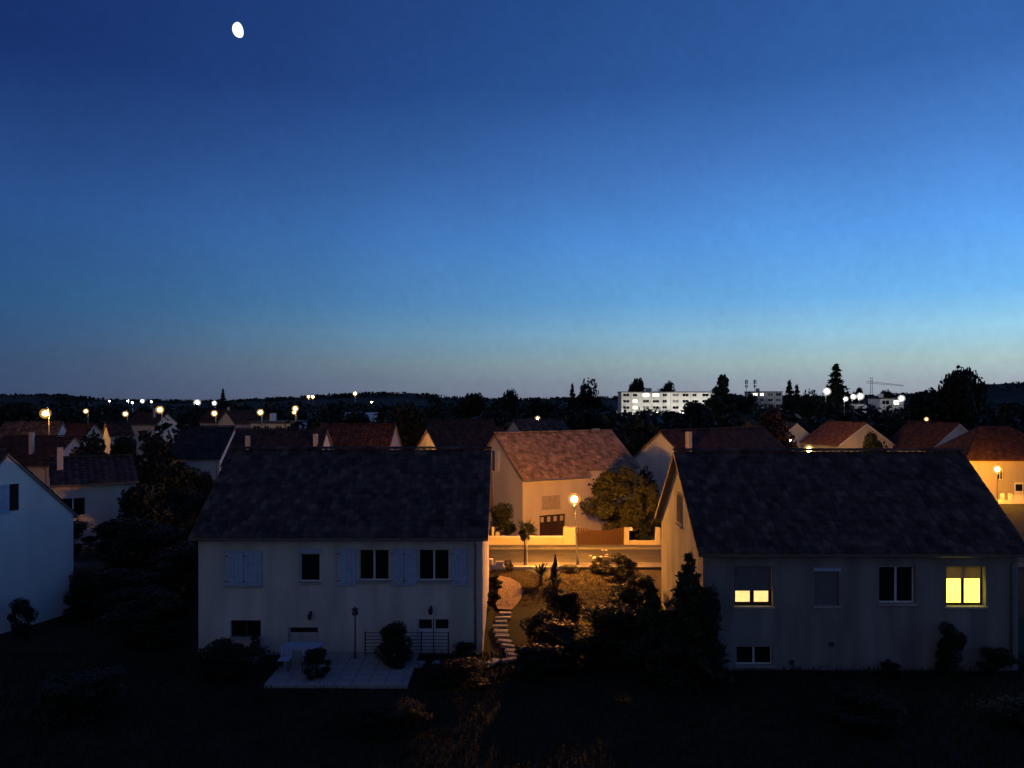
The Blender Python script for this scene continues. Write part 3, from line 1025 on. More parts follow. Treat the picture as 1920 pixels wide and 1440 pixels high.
# far left rooftops
far_house('pale gable of a house at the far left edge beneath the tree line', gP(-12, 118), 12, 8.0, 8.5, 5.6, 8.6, 'render_white', 'tile_dark', seed=51)
far_house('brown-roofed house below the brightest orange lamp on the left', gP(40, 124), -6, 9.5, 8.0, 5.6, 8.3, 'render_warm', 'tile_maroon', seed=52)
far_house('dark red-roofed house with a tall orange-lit chimney at the left edge', gP(-40, 88), -8, 8.6, 8.0, 4.4, 7.2, 'render_warm', 'tile_maroon', chim=[(5.3, 1.5, 8.0)], seed=53)
far_house('small pale-walled house with one dark window amid the left trees', gP(207, 112), 36, 2.9, 6.0, 7.0, 8.6, 'render_white', 'tile_maroon', wins=[(0.9, 1.7, 5.5, 6.5)], seed=54)
far_house('low house with a pale gutter line under the left street lamps', gP(238, 150), -8, 6.0, 7.0, 8.3, 10.2, 'render_warm', 'tile_maroon', chim=[(4.4, 2.0, 11.3)], seed=55)
far_house('cream-gabled house below the lamps, left of the long flat building', gP(440, 165), 52, 9.0, 6.2, 8.0, 10.4, 'render_warm', 'tile_maroon', seed=56)
far_house('red-roofed house with a lit chimney beside the cream gable', gP(375, 172), -5, 7.0, 7.0, 8.1, 10.5, 'render_warm', 'tile_maroon', chim=[(5.5, 2.0, 11.4)], seed=57)
far_house('small dark-roofed house with a pale gable right of centre behind the brown roof', gP(985, 122), 30, 9.0, 7.0, 6.4, 9.0, 'render_warm', 'tile_dark', seed=58)


# ------------------------------------------------------------------ flat-roofed blocks
def block(label, P, th, L, D, H, floors, bays, lit=(), z0=0.0, name='apartment_block', cat='apartment block'):
    h = thing(name, label, cat, P, math.radians(th))
    fh = H / floors
    bw = L / bays
    R = rnd(len(label))
    ops = []
    for f in range(floors):
        for b in range(bays):
            wide = (b % 3 != 1)
            x0, x1 = b * bw + bw * 0.18, b * bw + bw * (0.82 if wide else 0.62)
            ops.append((x0, x1, f * fh + fh * 0.38, f * fh + fh * 0.84, 0.35, f, b))
    wall_mesh(L, D, H, H + 0.01, -3, [o[:5] for o in ops]).build('wall', M['block_white'], h)
    r = MB().box(-0.3, L + 0.3, -0.3, D + 0.3, H + 0.02, H + 0.45).build('roof', M['bitumen'], h)
    MB().box(L * 0.3, L * 0.36, D * 0.4, D * 0.7, H + 0.45, H + 2.0).build('roof_hut', M['block_white'], r)
    for o in ops:
        k = (o[5], o[6])
        fr = MB()
        t = 0.08
        fr.box(o[0], o[0] + t, 0.28, 0.34, o[2], o[3]); fr.box(o[1] - t, o[1], 0.28, 0.34, o[2], o[3])
        mid = (o[0] + o[1]) / 2
        fr.box(mid - t / 2, mid + t / 2, 0.28, 0.34, o[2] + t, o[3] - t)
        fr.box(o[0] + t, o[1] - t, 0.28, 0.34, o[2], o[2] + t); fr.box(o[0] + t, o[1] - t, 0.28, 0.34, o[3] - t, o[3])
        w = fr.build('window', M['white_paint'], h)
        pm = 'win_far' if k in lit else ('grey_shutter' if R.random() < 0.25 else 'glass')
        MB().box(o[0] + t, o[1] - t, 0.315, 0.35, o[2] + t, o[3] - t).build('pane', M[pm], w)
    for b in range(bays):
        if b % 2 == 0:
            MB().box((b + 1) * bw - 0.1, (b + 1) * bw + 0.1, -0.12, -0.003, 0, H - 0.2).build('downpipe', M['concrete'], h)
    return h


ap = W(1165, HZ, 345)
block('long white apartment block with lit windows above the trees', Vector((ap.x, 345, -3)), 0, 39.0, 11, 16.4, 6, 9,
      lit={(5, 2), (5, 3), (4, 1), (3, 1)})
ap = W(1408, HZ, 400)
block('white flat block with lit top windows between the pines', Vector((ap.x, 400, -3)), 0, 16.0, 11, 17.0, 6, 4, lit={(5, 1), (5, 0)})
ap = W(1586, HZ, 300)
block('pale low building below the white floodlights right of the tall spruce', Vector((ap.x, 300, -3)), 0, 8.0, 10, 11.5, 4, 2, name='pale_building', cat='building')
ap = W(1650, HZ, 300)
block('lit pale building beside the rightmost white floodlight', Vector((ap.x, 300, -3)), 0, 9.0, 10, 13.6, 4, 2, lit={(3, 1)}, name='pale_building', cat='building')
ap = W(470, HZ, 160)
block('long low pale building with a flat roof beyond the left ridge', Vector((ap.x, 160, -2.6)), -3, 9.2, 8, 8.2, 3, 4, name='low_building', cat='building')


def hangar():
    p = W(645, 775, 230)
    h = thing('hangar', 'small arched pale hangar roof among the dark trees, left of centre', 'hangar', (p.x, 230, -3), math.radians(4))
    m = MB()
    L, R_ = 9.5, 4.2
    n = 12
    pts = [(R_ * 1.0 + R_ * math.cos(PI - PI * k / n), 5.6 + 4.0 * math.sin(PI * k / n)) for k in range(n + 1)]
    # barrel along x
    for k in range(n):
        (y0, z0), (y1, z1) = pts[k], pts[k + 1]
        m.quad((0, y0, z0), (L, y0, z0), (L, y1, z1), (0, y1, z1))
    m.build('roof', M['render_white'], h)
    MB().box(0.05, L - 0.05, 0.05, 2 * R_ - 0.05, -1, 5.6).build('wall', M['render_grey'], h)


hangar()


# ------------------------------------------------------------------ street furniture: lamps
def ico(r=1.0, sub=1):
    bm = bmesh.new()
    bmesh.ops.create_icosphere(bm, subdivisions=sub, radius=r)
    me = bpy.data.meshes.new('globe')
    bm.to_mesh(me); bm.free()
    return me


def street_lamp(label, X, Y, z0, head_z, r, color, strength, group=None, style='post', lean=0.0, sub=2):
    t = thing('street_lamp', label, 'street lamp', (X, Y, z0), 0, group)
    H = head_z - z0
    t.rotation_euler = (0, lean, 0)
    k = max(1.0, r / 0.26)
    if style == 'post':
        MB().lathe([(0.09, 0.0), (0.09, 0.5), (0.055, 0.6), (0.045, H - r * 1.7)], 10).build('pole', M['pole_metal'], t, smooth=True)
        MB().lathe([(0.05, H - r * 1.78), (r * 0.45, H - r * 1.69), (r * 0.4, H - r * 1.62)], 12).build('collar', M['dark_metal'], t)
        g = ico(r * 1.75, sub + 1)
        g.materials.append(glow_shell_mat(color, 0.24))
        o = obj('globe', g, t, (0, 0, H))  # globe oversized and self-glowing to imitate the lamp's halo
        g = ico(r * 0.8, sub)
        g.materials.append(lamp_mat(color, strength / 0.64))
        obj('bulb', g, o, (0, 0, 0))
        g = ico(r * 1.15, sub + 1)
        g.materials.append(glow_shell_mat(color, 0.6))
        obj('inner_glow_shell', g, o, (0, 0, 0))  # added shell, the brighter inner step of the imitated halo
        MB().lathe([(0.0, H + r * 1.92), (r * 0.4, H + r * 1.8), (r * 0.38, H + r * 1.71), (0.0, H + r * 1.74)], 12).build('cap', M['dark_metal'], t)
    else:
        arm = 0.9
        MB().tube([(0, 0, 0), (0, 0, H - 0.6), (0.0, -0.3, H + r * 1.9), (0, -arm + 0.1, H + r * 2.1)], [0.1, 0.07, 0.05, 0.045], 8).build('pole', M['pole_metal'], t)
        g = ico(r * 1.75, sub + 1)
        g.materials.append(glow_shell_mat(color, 0.24))
        o = obj('globe', g, t, (0, -arm, H))  # glowing outer shell stands in for the halo
        g = ico(r * 0.8, sub)
        g.materials.append(lamp_mat(color, strength / 0.64))
        obj('bulb', g, o, (0, 0, 0))
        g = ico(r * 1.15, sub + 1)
        g.materials.append(glow_shell_mat(color, 0.6))
        obj('inner_glow_shell', g, o, (0, 0, 0))  # added inner step of the halo, not a lamp part
        MB().lathe([(r * 0.9, H + r * 1.52), (r * 0.6, H + r * 1.85), (0.05, H + r * 2.0), (0.0, H + r * 2.0)], 12, (0, -arm)).build('hood', M['dark_metal'], t)
    return t


SOD = (1.0, 0.37, 0.042)
WARM = (1.0, 0.55, 0.17)
WHITE = (1.0, 0.97, 0.95)
p = W(1083, 1058, 47.35)
street_lamp('orange globe street lamp on the pavement between the two front houses', p.x, 47.2, 0.69, 4.6, 0.22, SOD, 5200, 'street lamps', lean=-0.055)
p = W(1870, 880, 86)
street_lamp('orange globe street lamp before the hip-roofed house at the right edge', p.x, 86, gz(86), p.z, 0.28, (1.0, 0.38, 0.03), 1700, 'street lamps')
p = W(1517, 843, 108)
street_lamp('small orange lamp at the ridge line before the orange-lit roof', p.x, 108, gz(108), p.z, 0.40, (1.0, 0.45, 0.08), 900, 'street lamps')
p = W(92, 775, 112)
street_lamp('brightest orange street lamp on the left skyline above a brown roof', p.x, 112, gz(112), p.z, 0.42, (1.0, 0.42, 0.06), 240, 'street lamps', 'arm')
# lamps standing behind the left ridge that light the red roofs
p = W(757, 868, 90)
street_lamp('street lamp behind the left ridge lighting the red roofs', p.x, 90, gz(90), p.z, 0.28, SOD, 380, 'street lamps')
p = W(40, 885, 76)
street_lamp('street lamp behind the low pale house lighting the orange chimney', p.x, 76, gz(76), p.z, 0.28, SOD, 150, 'street lamps')
for label, px, py, Y, r, c, s in (
        ('dim warm lamp over a small lit roof, second from the left', 165, 771, 170, 0.32, WARM, 30),
        ('round warm lamp left of the low gutter-lined house', 239, 776, 165, 0.36, WARM, 30),
        ('tall warm lamp above the left trees with its pole lit', 304, 768, 138, 0.40, WARM, 26),
        ('warm lamp above the red roof beside the lit chimney', 405, 775, 158, 0.38, WARM, 40),
        ('warm lamp right of the cream gable', 491, 773, 150, 0.38, WARM, 40),
        ('warm lamp pair, the upper one, above the long flat building', 556, 766, 155, 0.38, WARM, 40),
        ('warm lamp pair, the lower one, above the long flat building', 554, 773, 158, 0.28, WARM, 30)):
    p = W(px, py, Y)
    street_lamp(label, p.x, Y, gz(Y), p.z, r, c, s, 'street lamps', 'arm', sub=1)
for label, px, py, Y, r, c, s in (
        ('tiny white distant lamp, leftmost on the horizon', 206, 752, 620, 0.55, WHITE, 60),
        ('tiny white distant lamp left of the brightest horizon light', 241, 752, 620, 0.6, WHITE, 80),
        ('tiny white lamp just below its neighbour on the horizon', 249, 755, 600, 0.6, WHITE, 80),
        ('bright white distant lamp in the middle of the horizon group', 268, 752, 600, 1.0, WHITE, 90),
        ('faint distant lamp, rightmost of the small horizon group', 285, 753, 620, 0.6, WHITE, 60),
        ('large white floodlight on the left horizon', 371, 755, 420, 1.1, WHITE, 160),
        ('white floodlight just left of the small dark spruce', 403, 756, 420, 0.8, WHITE, 150),
        ('left one of two white lamps on the wooded hill', 579, 744, 480, 0.7, WARM, 160),
        ('right one of two white lamps on the wooded hill', 587, 744, 480, 0.75, WARM, 160),
        ('lone warm lamp on top of the far hill', 666, 738, 560, 0.95, WARM, 170),
        ('tiny faint lamp below the far hill', 697, 754, 520, 0.5, WARM, 80),
        ('tall white floodlight on the left side of the spruce', 1548, 734, 205, 0.6, WHITE, 60),
        ('small white floodlight low on the right side of the spruce', 1583, 748, 200, 0.38, WHITE, 60),
        ('left of two white floodlights over the pale low building', 1598, 744, 285, 0.65, WHITE, 60),
        ('right of two white floodlights over the pale low building', 1611, 743, 285, 0.8, WHITE, 60),
        ('white floodlight at the corner of the lit pale building', 1688, 747, 288, 0.75, WHITE, 60)):
    p = W(px, py, Y)
    street_lamp(label, p.x, Y, -3.0 if Y < 470 else -3.0, p.z, r, c, s, 'far lamps', 'arm', sub=1)
for label, px, py, Y, r, c, s in (
        ('pale small lamp above the roofs right of centre', 1008, 785, 140, 0.30, WARM, 60),
        ('tiny white garden lamp under the reddish tree', 1481, 827, 100, 0.18, WHITE, 90),
        ('faint white garden lamp left of the orange-lit house', 1455, 837, 100, 0.14, WHITE, 8),
        ('faint white garden lamp in the trees behind the reddish tree', 1458, 778, 140, 0.2, WHITE, 10),
        ('faint lamp above the dark red roof on the right', 1737, 786, 130, 0.22, WARM, 8)):
    p = W(px, py, Y)
    street_lamp(label, p.x, Y, gz(Y), p.z, r, c, s, 'garden lamps', 'post', sub=1)
# lamps at the foot of the apartment block, behind the trees
for i, (X_, lab) in enumerate(((54, 'first'), (66, 'second'), (78, 'third'), (90, 'fourth'))):
    street_lamp('white lamp at the foot of the long apartment block, %s from the left' % lab, X_, 331, -3, 4.2, 0.4, (1.0, 0.92, 0.79), 1000, 'block lamps', 'post', sub=1)
street_lamp('white lamp at the foot of the flat block between the pines', 124, 388, -3, 4.2, 0.4, (1.0, 0.92, 0.79), 1000, 'block lamps', 'post', sub=1)


def moon():
    d = 3000.0
    p = Vector((0, 0, EYE)) + Vector(((448 - 960) / FPX, 1.0, (HZ - 56) / FPX)) * d
    me = ico(1.0, 4)
    # gibbous outline: one flank of the ball flattened by the terminator
    for v in me.vertices:
        if v.co.x > 0:
            v.co.x *= 0.62
    me.materials.append(M['moon'])
    o = obj('moon', me, None, p)
    o.scale = (24, 24, 28)
    o.rotation_euler = (0, math.radians(-9), 0)
    tag(o, 'bright white gibbous moon in the upper left sky', 'moon')


moon()

# ------------------------------------------------------------------ plants
def leaf_mesh(name, n, shape, leaf, seed, mat, elong=1.6):
    R = rnd(seed)
    m = MB()
    for _ in range(n):
        c, nrm = shape(R)
        s = leaf * R.uniform(0.6, 1.35)
        d = Vector((R.gauss(0, 1), R.gauss(0, 1), R.gauss(0, 1))) * 0.7 + nrm
        d.normalize()
        a = d.cross(Vector((R.gauss(0, 1), R.gauss(0, 1), R.gauss(0, 1)))).normalized()
        b = d.cross(a)
        a = a * s * 0.5 * elong; b = b * s * 0.5
        m.quad(c - a, c + b * 0.9 - a * 0.1, c + a, c - b * 0.9 - a * 0.1)
    return m.mesh(name, M[mat])


def crown_shape(lobes, shell=0.55):
    """lobes: list of (centre, radii); leaves cluster in clumps near the shell"""
    def f(R):
        c, r = lobes[R.randrange(len(lobes))]
        while True:
            d = Vector((R.gauss(0, 1), R.gauss(0, 1), R.gauss(0, 1))).normalized()
            q = R.random() ** (1 / 3)
            q = shell + (1 - shell) * q if R.random() < 0.75 else q
            q *= R.uniform(0.82, 1.1)
            p = Vector((d.x * r[0] * q, d.y * r[1] * q, d.z * r[2] * q))
            return Vector(c) + p, d
    return f


def make_lobes(seed, n, h0, h1, rad, lobe=0.42):
    R = rnd(seed)
    L_ = []
    for i in range(n):
        t = R.random()
        z = h0 + (h1 - h0) * t
        w = rad * (1 - abs(t - 0.42) * 0.95)
        a = R.random() * 2 * PI
        rr = w * R.uniform(0.25, 0.75)
        lr = rad * lobe * R.uniform(0.55, 1.15)
        L_.append(((rr * math.cos(a), rr * math.sin(a), z), (lr, lr, lr * R.uniform(0.7, 1.0))))
    return L_


def conifer_shape(H, R0, base=0.08, tiers=13, droop=0.25):
    def f(R):
        t = 1 - math.sqrt(R.random()) if R.random() < 0.9 else R.random()
        k = (int(t * tiers) + R.gauss(0.5, 0.16)) / tiers
        z = H * (base + (1 - base) * k)
        rmax = R0 * max(0.0, 1 - k) ** 0.85 + 0.004
        a = R.random() * 2 * PI
        arm = 0.75 + 0.25 * math.sin(a * 5 + int(t * tiers) * 2.1)
        q = R.random() ** 0.6 * rmax * arm
        return Vector((q * math.cos(a), q * math.sin(a), z - q * droop)), Vector((0, 0, 1))
    return f


def trunk_mesh(name, H, r, seed, limbs=6, spread=0.45, straight=False):
    R = rnd(seed)
    m = MB()
    pts = [Vector((0, 0, -0.3))]
    for i in range(1, 6):
        z = H * i / 5
        j = 0 if straight else 0.05 * H
        pts.append(Vector((R.uniform(-j, j) * i / 5, R.uniform(-j, j) * i / 5, z)))
    m.tube(pts, [r * (1.25 if i == 0 else 1 - 0.16 * i) for i in range(6)], 7)
    for k in range(limbs):
        i = R.randrange(2, 5)
        a = R.random() * 2 * PI
        p0 = pts[i]
        ln = H * spread * R.uniform(0.6, 1.1)
        p1 = p0 + Vector((math.cos(a) * ln * 0.5, math.sin(a) * ln * 0.5, ln * 0.3))
        p2 = p0 + Vector((math.cos(a) * ln, math.sin(a) * ln, ln * 0.75))
        m.tube([p0, p1, p2], [r * 0.5, r * 0.32, r * 0.1], 5)
    return m.mesh(name, M['bark'])


# unit meshes: height 1, radius about .5 for crowns.  Scaled copies share them.
U = {}
for i in range(4):
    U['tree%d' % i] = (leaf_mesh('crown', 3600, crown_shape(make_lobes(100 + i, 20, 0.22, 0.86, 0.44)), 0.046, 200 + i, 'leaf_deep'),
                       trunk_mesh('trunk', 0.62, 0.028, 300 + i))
for i in range(2):
    U['big%d' % i] = (leaf_mesh('crown', 14000, crown_shape(make_lobes(140 + i, 30, 0.10, 0.86, 0.50, 0.27), 0.35), 0.023, 240 + i, 'leaf_olive'),
                      trunk_mesh('trunk', 0.6, 0.03, 340 + i))
U['copper0'] = (leaf_mesh('crown', 4200, crown_shape(make_lobes(160, 18, 0.3, 0.86, 0.44)), 0.042, 260, 'leaf_red'), trunk_mesh('trunk', 0.62, 0.028, 360))
for i in range(2):
    U['spruce%d' % i] = (leaf_mesh('crown', 3600, conifer_shape(1.0, 0.40), 0.040, 400 + i, 'needle', 2.2), trunk_mesh('trunk', 0.96, 0.02, 410 + i, 0, straight=True))
U['pine0'] = (leaf_mesh('crown', 3000, crown_shape([((0, 0, .9), (.10, .10, .09)), ((.05, 0, .78), (.16, .16, .06)), ((-.13, .05, .68), (.16, .14, .06)), ((.17, -.04, .62), (.17, .16, .06)),
              ((-.04, 0, .55), (.26, .2, .07)), ((-.2, 0, .46), (.14, .14, .05)), ((.16, 0, .42), (.2, .18, .06)), ((0, 0, .34), (.28, .24, .07))], 0.2), 0.034, 420, 'needle', 2.0),
              trunk_mesh('trunk', 0.9, 0.022, 421, 7, 0.22, True))
for i in range(4):
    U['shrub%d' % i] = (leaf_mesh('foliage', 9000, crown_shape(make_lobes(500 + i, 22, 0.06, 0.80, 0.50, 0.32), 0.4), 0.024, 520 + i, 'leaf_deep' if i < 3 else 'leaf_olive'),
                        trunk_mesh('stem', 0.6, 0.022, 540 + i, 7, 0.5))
for i in range(2):
    Rt = rnd(570 + i)
    lob = []
    for k in range(34):
        t_ = k / 33
        a_ = Rt.random() * 6.28
        w_ = 0.34 * (1 - t_ ** 1.5) * Rt.uniform(0.35, 1.1)
        lob.append(((w_ * math.cos(a_), w_ * math.sin(a_), 0.06 + 0.86 * t_ + Rt.uniform(-.03, .03)), (0.15 * (1.15 - t_) * Rt.uniform(.6, 1.2),) * 2 + (0.11 * Rt.uniform(.6, 1.2),)))
    U['thuja%d' % i] = (leaf_mesh('foliage', 7000, crown_shape(lob, 0.4), 0.030, 560 + i, 'needle', 2.0),
                        trunk_mesh('stem', 0.85, 0.02, 561, 0, straight=True))


def plant(name, label, cat, kind, X, Y, H, wd, z0=None, rz=None, group=None):
    cr, tr = U[kind]
    z = gz(Y) if z0 is None else z0
    t = thing(name, label, cat, (X, Y, z), 0, group)
    R = rnd(hash_(label))
    r = R.random() * 6.28 if rz is None else rz
    pn = ('foliage', 'stem') if kind[:5] in ('shrub', 'thuja') else ('crown', 'trunk')
    a = obj(pn[0], cr, t, (0, 0, 0), r); a.scale = (wd, wd, H)
    b = obj(pn[1], tr, t, (0, 0, 0), r); b.scale = (wd, wd, H)
    return t


def hash_(s):
    v = 7
    for ch in s:
        v = (v * 31 + ord(ch)) % 1000003
    return v


def tree_px(label, kind, px, top, wpx, Y, name='leafy_tree', cat='tree', group='trees of the quarter', z0=None):
    s = FPX / Y
    z = gz(Y) if z0 is None else z0
    H = (EYE - (top - HZ) / s) - z
    return plant(name, label, cat, kind, (px - 960) / s, Y, H / 0.98, wpx / s, z, None, group)


# skyline trees
CT = 'trees on the skyline'
tree_px('tall dark spruce standing above the white floodlights on the right', 'spruce0', 1567, 688, 150, 222, 'spruce_tree', group=CT)
tree_px('dark pine with spreading branches right of the apartment block', 'pine0', 1355, 704, 104, 205, 'pine_tree', group=CT)
tree_px('dark broad tree right of the spreading pine', 'tree1', 1398, 728, 62, 212, group=CT)
tree_px('pointed dark tree with two tops between the flat block and the spruce', 'spruce1', 1480, 716, 84, 250, 'spruce_tree', group=CT)
tree_px('smaller pointed tree touching the two-topped one', 'spruce0', 1494, 724, 70, 256, 'spruce_tree', group=CT)
tree_px('round dark tree left of the tall spruce', 'tree2', 1521, 736, 70, 235, group=CT)
tree_px('small dark tree right of the tall spruce above the floodlights', 'tree3', 1607, 727, 34, 330, group=CT)
tree_px('dark tree behind the lit pale building', 'tree0', 1664, 731, 46, 330, group=CT)
tree_px('huge dark tree on the right skyline, its left shoulder', 'tree1', 1738, 716, 110, 152, group=CT)
tree_px('huge dark tree with a tufted flat top on the right skyline', 'tree0', 1798, 688, 100, 150, group=CT)
tree_px('dark tree right of the tufted flat-topped one', 'tree2', 1836, 706, 70, 158, group=CT)
tree_px('dark rounded tree behind the left part of the apartment block', 'tree3', 1191, 709, 52, 392, group=CT)
tree_px('dark spiky tree behind the middle of the apartment block', 'tree1', 1249, 707, 46, 392, group=CT)
tree_px('large dark tree left of the apartment block', 'tree2', 1108, 716, 84, 240, group=CT)
tree_px('slim dark tree on the left of the large one by the block', 'spruce1', 1073, 722, 60, 245, 'spruce_tree', group=CT)
tree_px('small pointed dark tree in the middle of the skyline', 'tree0', 956, 728, 52, 215, group=CT)
tree_px('rounded dark tree left of the pointed one in mid skyline', 'tree3', 880, 737, 96, 220, group=CT)
tree_px('dark tree between the pointed one and the block trees', 'tree1', 1020, 738, 90, 225, group=CT)
tree_px('small lone spruce beside the white floodlight on the left', 'spruce0', 418, 731, 46, 395, 'spruce_tree', group=CT)
tree_px('low dark tree below the apartment block, left end', 'tree2', 1205, 769, 90, 250, group=CT)
tree_px('low dark tree hiding the right end of the apartment block', 'tree0', 1305, 752, 80, 240, group=CT)
tree_px('low dark tree beneath the middle of the apartment block', 'tree3', 1258, 771, 80, 245, group=CT)
# mid-distance trees
MT = 'trees between the roofs'
tree_px('copper-leaved tree right of the long dark red roof', 'copper0', 1448, 762, 120, 96, group=MT)  # leaves coloured with the reddish lamp light
tree_px('dark tree in front of the orange-lit gable', 'tree1', 1640, 800, 62, 108, group=MT)
tree_px('dark tree between the two right-hand red roofs', 'tree2', 1690, 772, 90, 135, group=MT)
tree_px('black tree mass between the two red roofs left of centre', 'tree0', 765, 756, 120, 108, group=MT)
tree_px('dark tree behind the warm-ended red roof', 'tree3', 660, 772, 120, 150, group=MT)
tree_px('dark tree above the dark roof with two chimneys', 'tree2', 605, 778, 90, 128, group=MT)
tree_px('dark tree left of the white-walled house', 'tree1', 288, 806, 110, 82, group=MT)
tree_px('broad dark tree beside the low pale house', 'tree3', 318, 868, 130, 60, group=MT)
tree_px('dark tree below the small pale-walled house at left', 'tree3', 228, 818, 100, 98, group=MT)
tree_px('black tree standing behind the low pale house', 'tree0', 165, 846, 150, 66, group=MT)
tree_px('dark tree behind the left gable house', 'tree2', 180, 812, 110, 78, group=MT)
tree_px('black garden tree between the left gable and the left house', 'tree0', 270, 905, 130, 50, group=MT)
tree_px('dark bush-like tree in front of the white-walled house', 'tree1', 372, 868, 90, 70, group=MT)
tree_px('dark tree left of the bluish gable', 'tree1', 1205, 772, 110, 120, group=MT)
tree_px('dark tree behind the brown roof across the street', 'tree3', 1090, 768, 130, 140, group=MT)
tree_px('dark tree behind the small pale gable right of centre', 'tree0', 930, 768, 110, 150, group=MT)
tree_px('dark tree right of the long dark red roof, farther back', 'tree2', 1540, 760, 110, 165, group=MT)
tree_px('dark tree above the low pale roofs at the far left', 'tree0', 30, 752, 120, 165, group=MT)
tree_px('dark tree under the warm lamps at left', 'tree3', 130, 775, 100, 150, group=MT)
tree_px('dark tree in the garden beside the right house gable', 'tree2', 1205, 880, 70, 64, group=MT)
tree_px('dark tree at the right edge behind the hipped roof', 'tree1', 1895, 745, 130, 175, group=MT)
# across the street
tree_px('large leafy shrub tree lit orange behind the brown gate', 'big0', 1160, 872, 168, 58.5, 'leafy_tree', group=MT)
tree_px('second leafy shrub tree at the gate, nearer the right house', 'big1', 1212, 905, 90, 57, 'leafy_tree', group=MT)
plant('garden_shrub', 'dark shrub beside the garage across the street', 'shrub', 'shrub0', -0.75, 57.2, 3.3, 3.0, 0.2, group='garden shrubs')
plant('garden_shrub', 'low dark shrub left of the garage door across the street', 'shrub', 'shrub1', 1.1, 56.0, 1.5, 1.9, 0.4, group='garden shrubs')
plant('garden_shrub', 'dark hedge bush behind the white U-shaped wall', 'shrub', 'shrub2', 9.3, 55.2, 1.8, 3.4, 0.4, group='garden shrubs')
# gap between the houses
GS = 'garden shrubs'
plant('garden_shrub', 'dark tall bush in the lower middle, left of the conifer', 'shrub', 'shrub0', 4.2, 35.0, 1.55, 4.6, group=GS)
plant('garden_shrub', 'dark bush at the bend of the stepping stones', 'shrub', 'shrub1', 2.2, 35.4, 2.0, 2.8, group=GS)
plant('garden_shrub', 'dark wide bush below the stepping stones', 'shrub', 'shrub2', 2.5, 32.0, 1.7, 5.0, group=GS)
plant('garden_shrub', 'dark bush in front of the conifers by the right house', 'shrub', 'shrub0', 5.6, 29.2, 2.1, 3.4, group=GS)
plant('garden_shrub', 'bush lit orange near the right house gable', 'shrub', 'shrub3', 6.0, 44.2, 1.5, 2.6, group=GS)
plant('garden_shrub', 'dark bush against the gable of the right house', 'shrub', 'shrub1', 6.5, 39.5, 1.5, 2.2, group=GS)
plant('conifer', 'pointed dark conifer at the corner of the right house', 'conifer', 'spruce1', 6.75, 30.1, 4.7, 4.6, group='conifers at the corner')
plant('garden_shrub', 'tall dark bush right of the conifer at the right house corner', 'shrub', 'shrub1', 7.25, 29.6, 3.9, 2.0, group=GS)
plant('conifer', 'lower rounded dark conifer left of the pointed one', 'conifer', 'thuja1', 5.5, 31.2, 3.2, 4.2, group='conifers at the corner')
plant('garden_shrub', 'small dark shrub by the round path end', 'shrub', 'shrub2', -0.95, 41.6, 0.9, 1.2, group=GS)
plant('garden_shrub', 'dark low shrub against the gable of the left house', 'shrub', 'shrub1', -0.9, 38.8, 0.8, 1.0, group=GS)
plant('garden_shrub', 'low clipped shrub at the lawn edge, left one', 'shrub', 'shrub1', 3.4, 45.6, 0.38, 1.5, group=GS)
plant('garden_shrub', 'low clipped shrub at the lawn edge, right one', 'shrub', 'shrub0', 4.9, 45.6, 0.42, 1.3, group=GS)
plant('garden_shrub', 'wispy shrub by the front border, left of the spiky yucca', 'shrub', 'shrub3', -0.2, 45.5, 0.75, 0.8, group=GS)
# left house terrace
plant('garden_shrub', 'dark pointed bush in front of the left house railing', 'shrub', 'shrub2', -4.75, 31.3, 2.0, 2.3, group=GS)
plant('garden_shrub', 'dim bush on the terrace before the cellar window', 'shrub', 'shrub1', -7.4, 29.8, 1.3, 1.5, group=GS)
plant('garden_shrub', 'black bush at the left corner of the terrace', 'shrub', 'shrub0', -10.9, 30.2, 1.5, 3.6, group=GS)
plant('garden_shrub', 'dark low bush at the right wall corner of the left house', 'shrub', 'shrub1', -1.9, 32.2, 0.7, 1.5, group=GS)
plant('garden_shrub', 'dark bush against the left gable end', 'shrub', 'shrub2', -20.3, 37.3, 2.4, 2.4, group=GS)
plant('garden_shrub', 'dark slim bush at the foot of the left gable', 'shrub', 'shrub0', -21.5, 34.6, 2.0, 1.6, group=GS)
plant('garden_shrub', 'wide dark bush right of the left gable', 'shrub', 'shrub1', -17.6, 36.6, 1.8, 4.5, group=GS)
plant('garden_shrub', 'dark climbing shrub on the wall of the right house', 'shrub', 'shrub2', 17.0, 30.4, 2.2, 1.7, group=GS)
plant('garden_shrub', 'low rounded dark bush before the lit window of the right house', 'shrub', 'shrub1', 18.6, 30.2, 1.15, 1.9, group=GS)
plant('garden_shrub', 'small dark plant at the foot of the right house', 'shrub', 'shrub0', 14.5, 30.2, 0.6, 1.3, group=GS)
plant('garden_shrub', 'dark bush filling the gap before the lower conifer', 'shrub', 'shrub1', 4.4, 32.2, 2.3, 4.2, group=GS)
plant('garden_shrub', 'dark bush between the lawn and the conifers', 'shrub', 'shrub2', 5.6, 36.6, 2.0, 3.8, group=GS)
plant('garden_shrub', 'low black bush at the near end of the stepping stones', 'shrub', 'shrub0', 1.1, 30.3, 1.4, 3.4, group=GS)
plant('garden_shrub', 'low black bush left of the stepping stones by the lawn', 'shrub', 'shrub2', -1.9, 29.6, 1.0, 3.2, group=GS)  # bush added to block lamp spill onto the near grass
plant('garden_shrub', 'tall black bush hugging the conifers at the right house corner', 'shrub', 'shrub2', 6.7, 29.9, 2.7, 3.0, group=GS)
plant('garden_shrub', 'dark upright bush right of the stepping stones', 'shrub', 'shrub0', 1.15, 33.3, 1.8, 2.2, group=GS)  # added among the dark bushes to stop the lamp beam
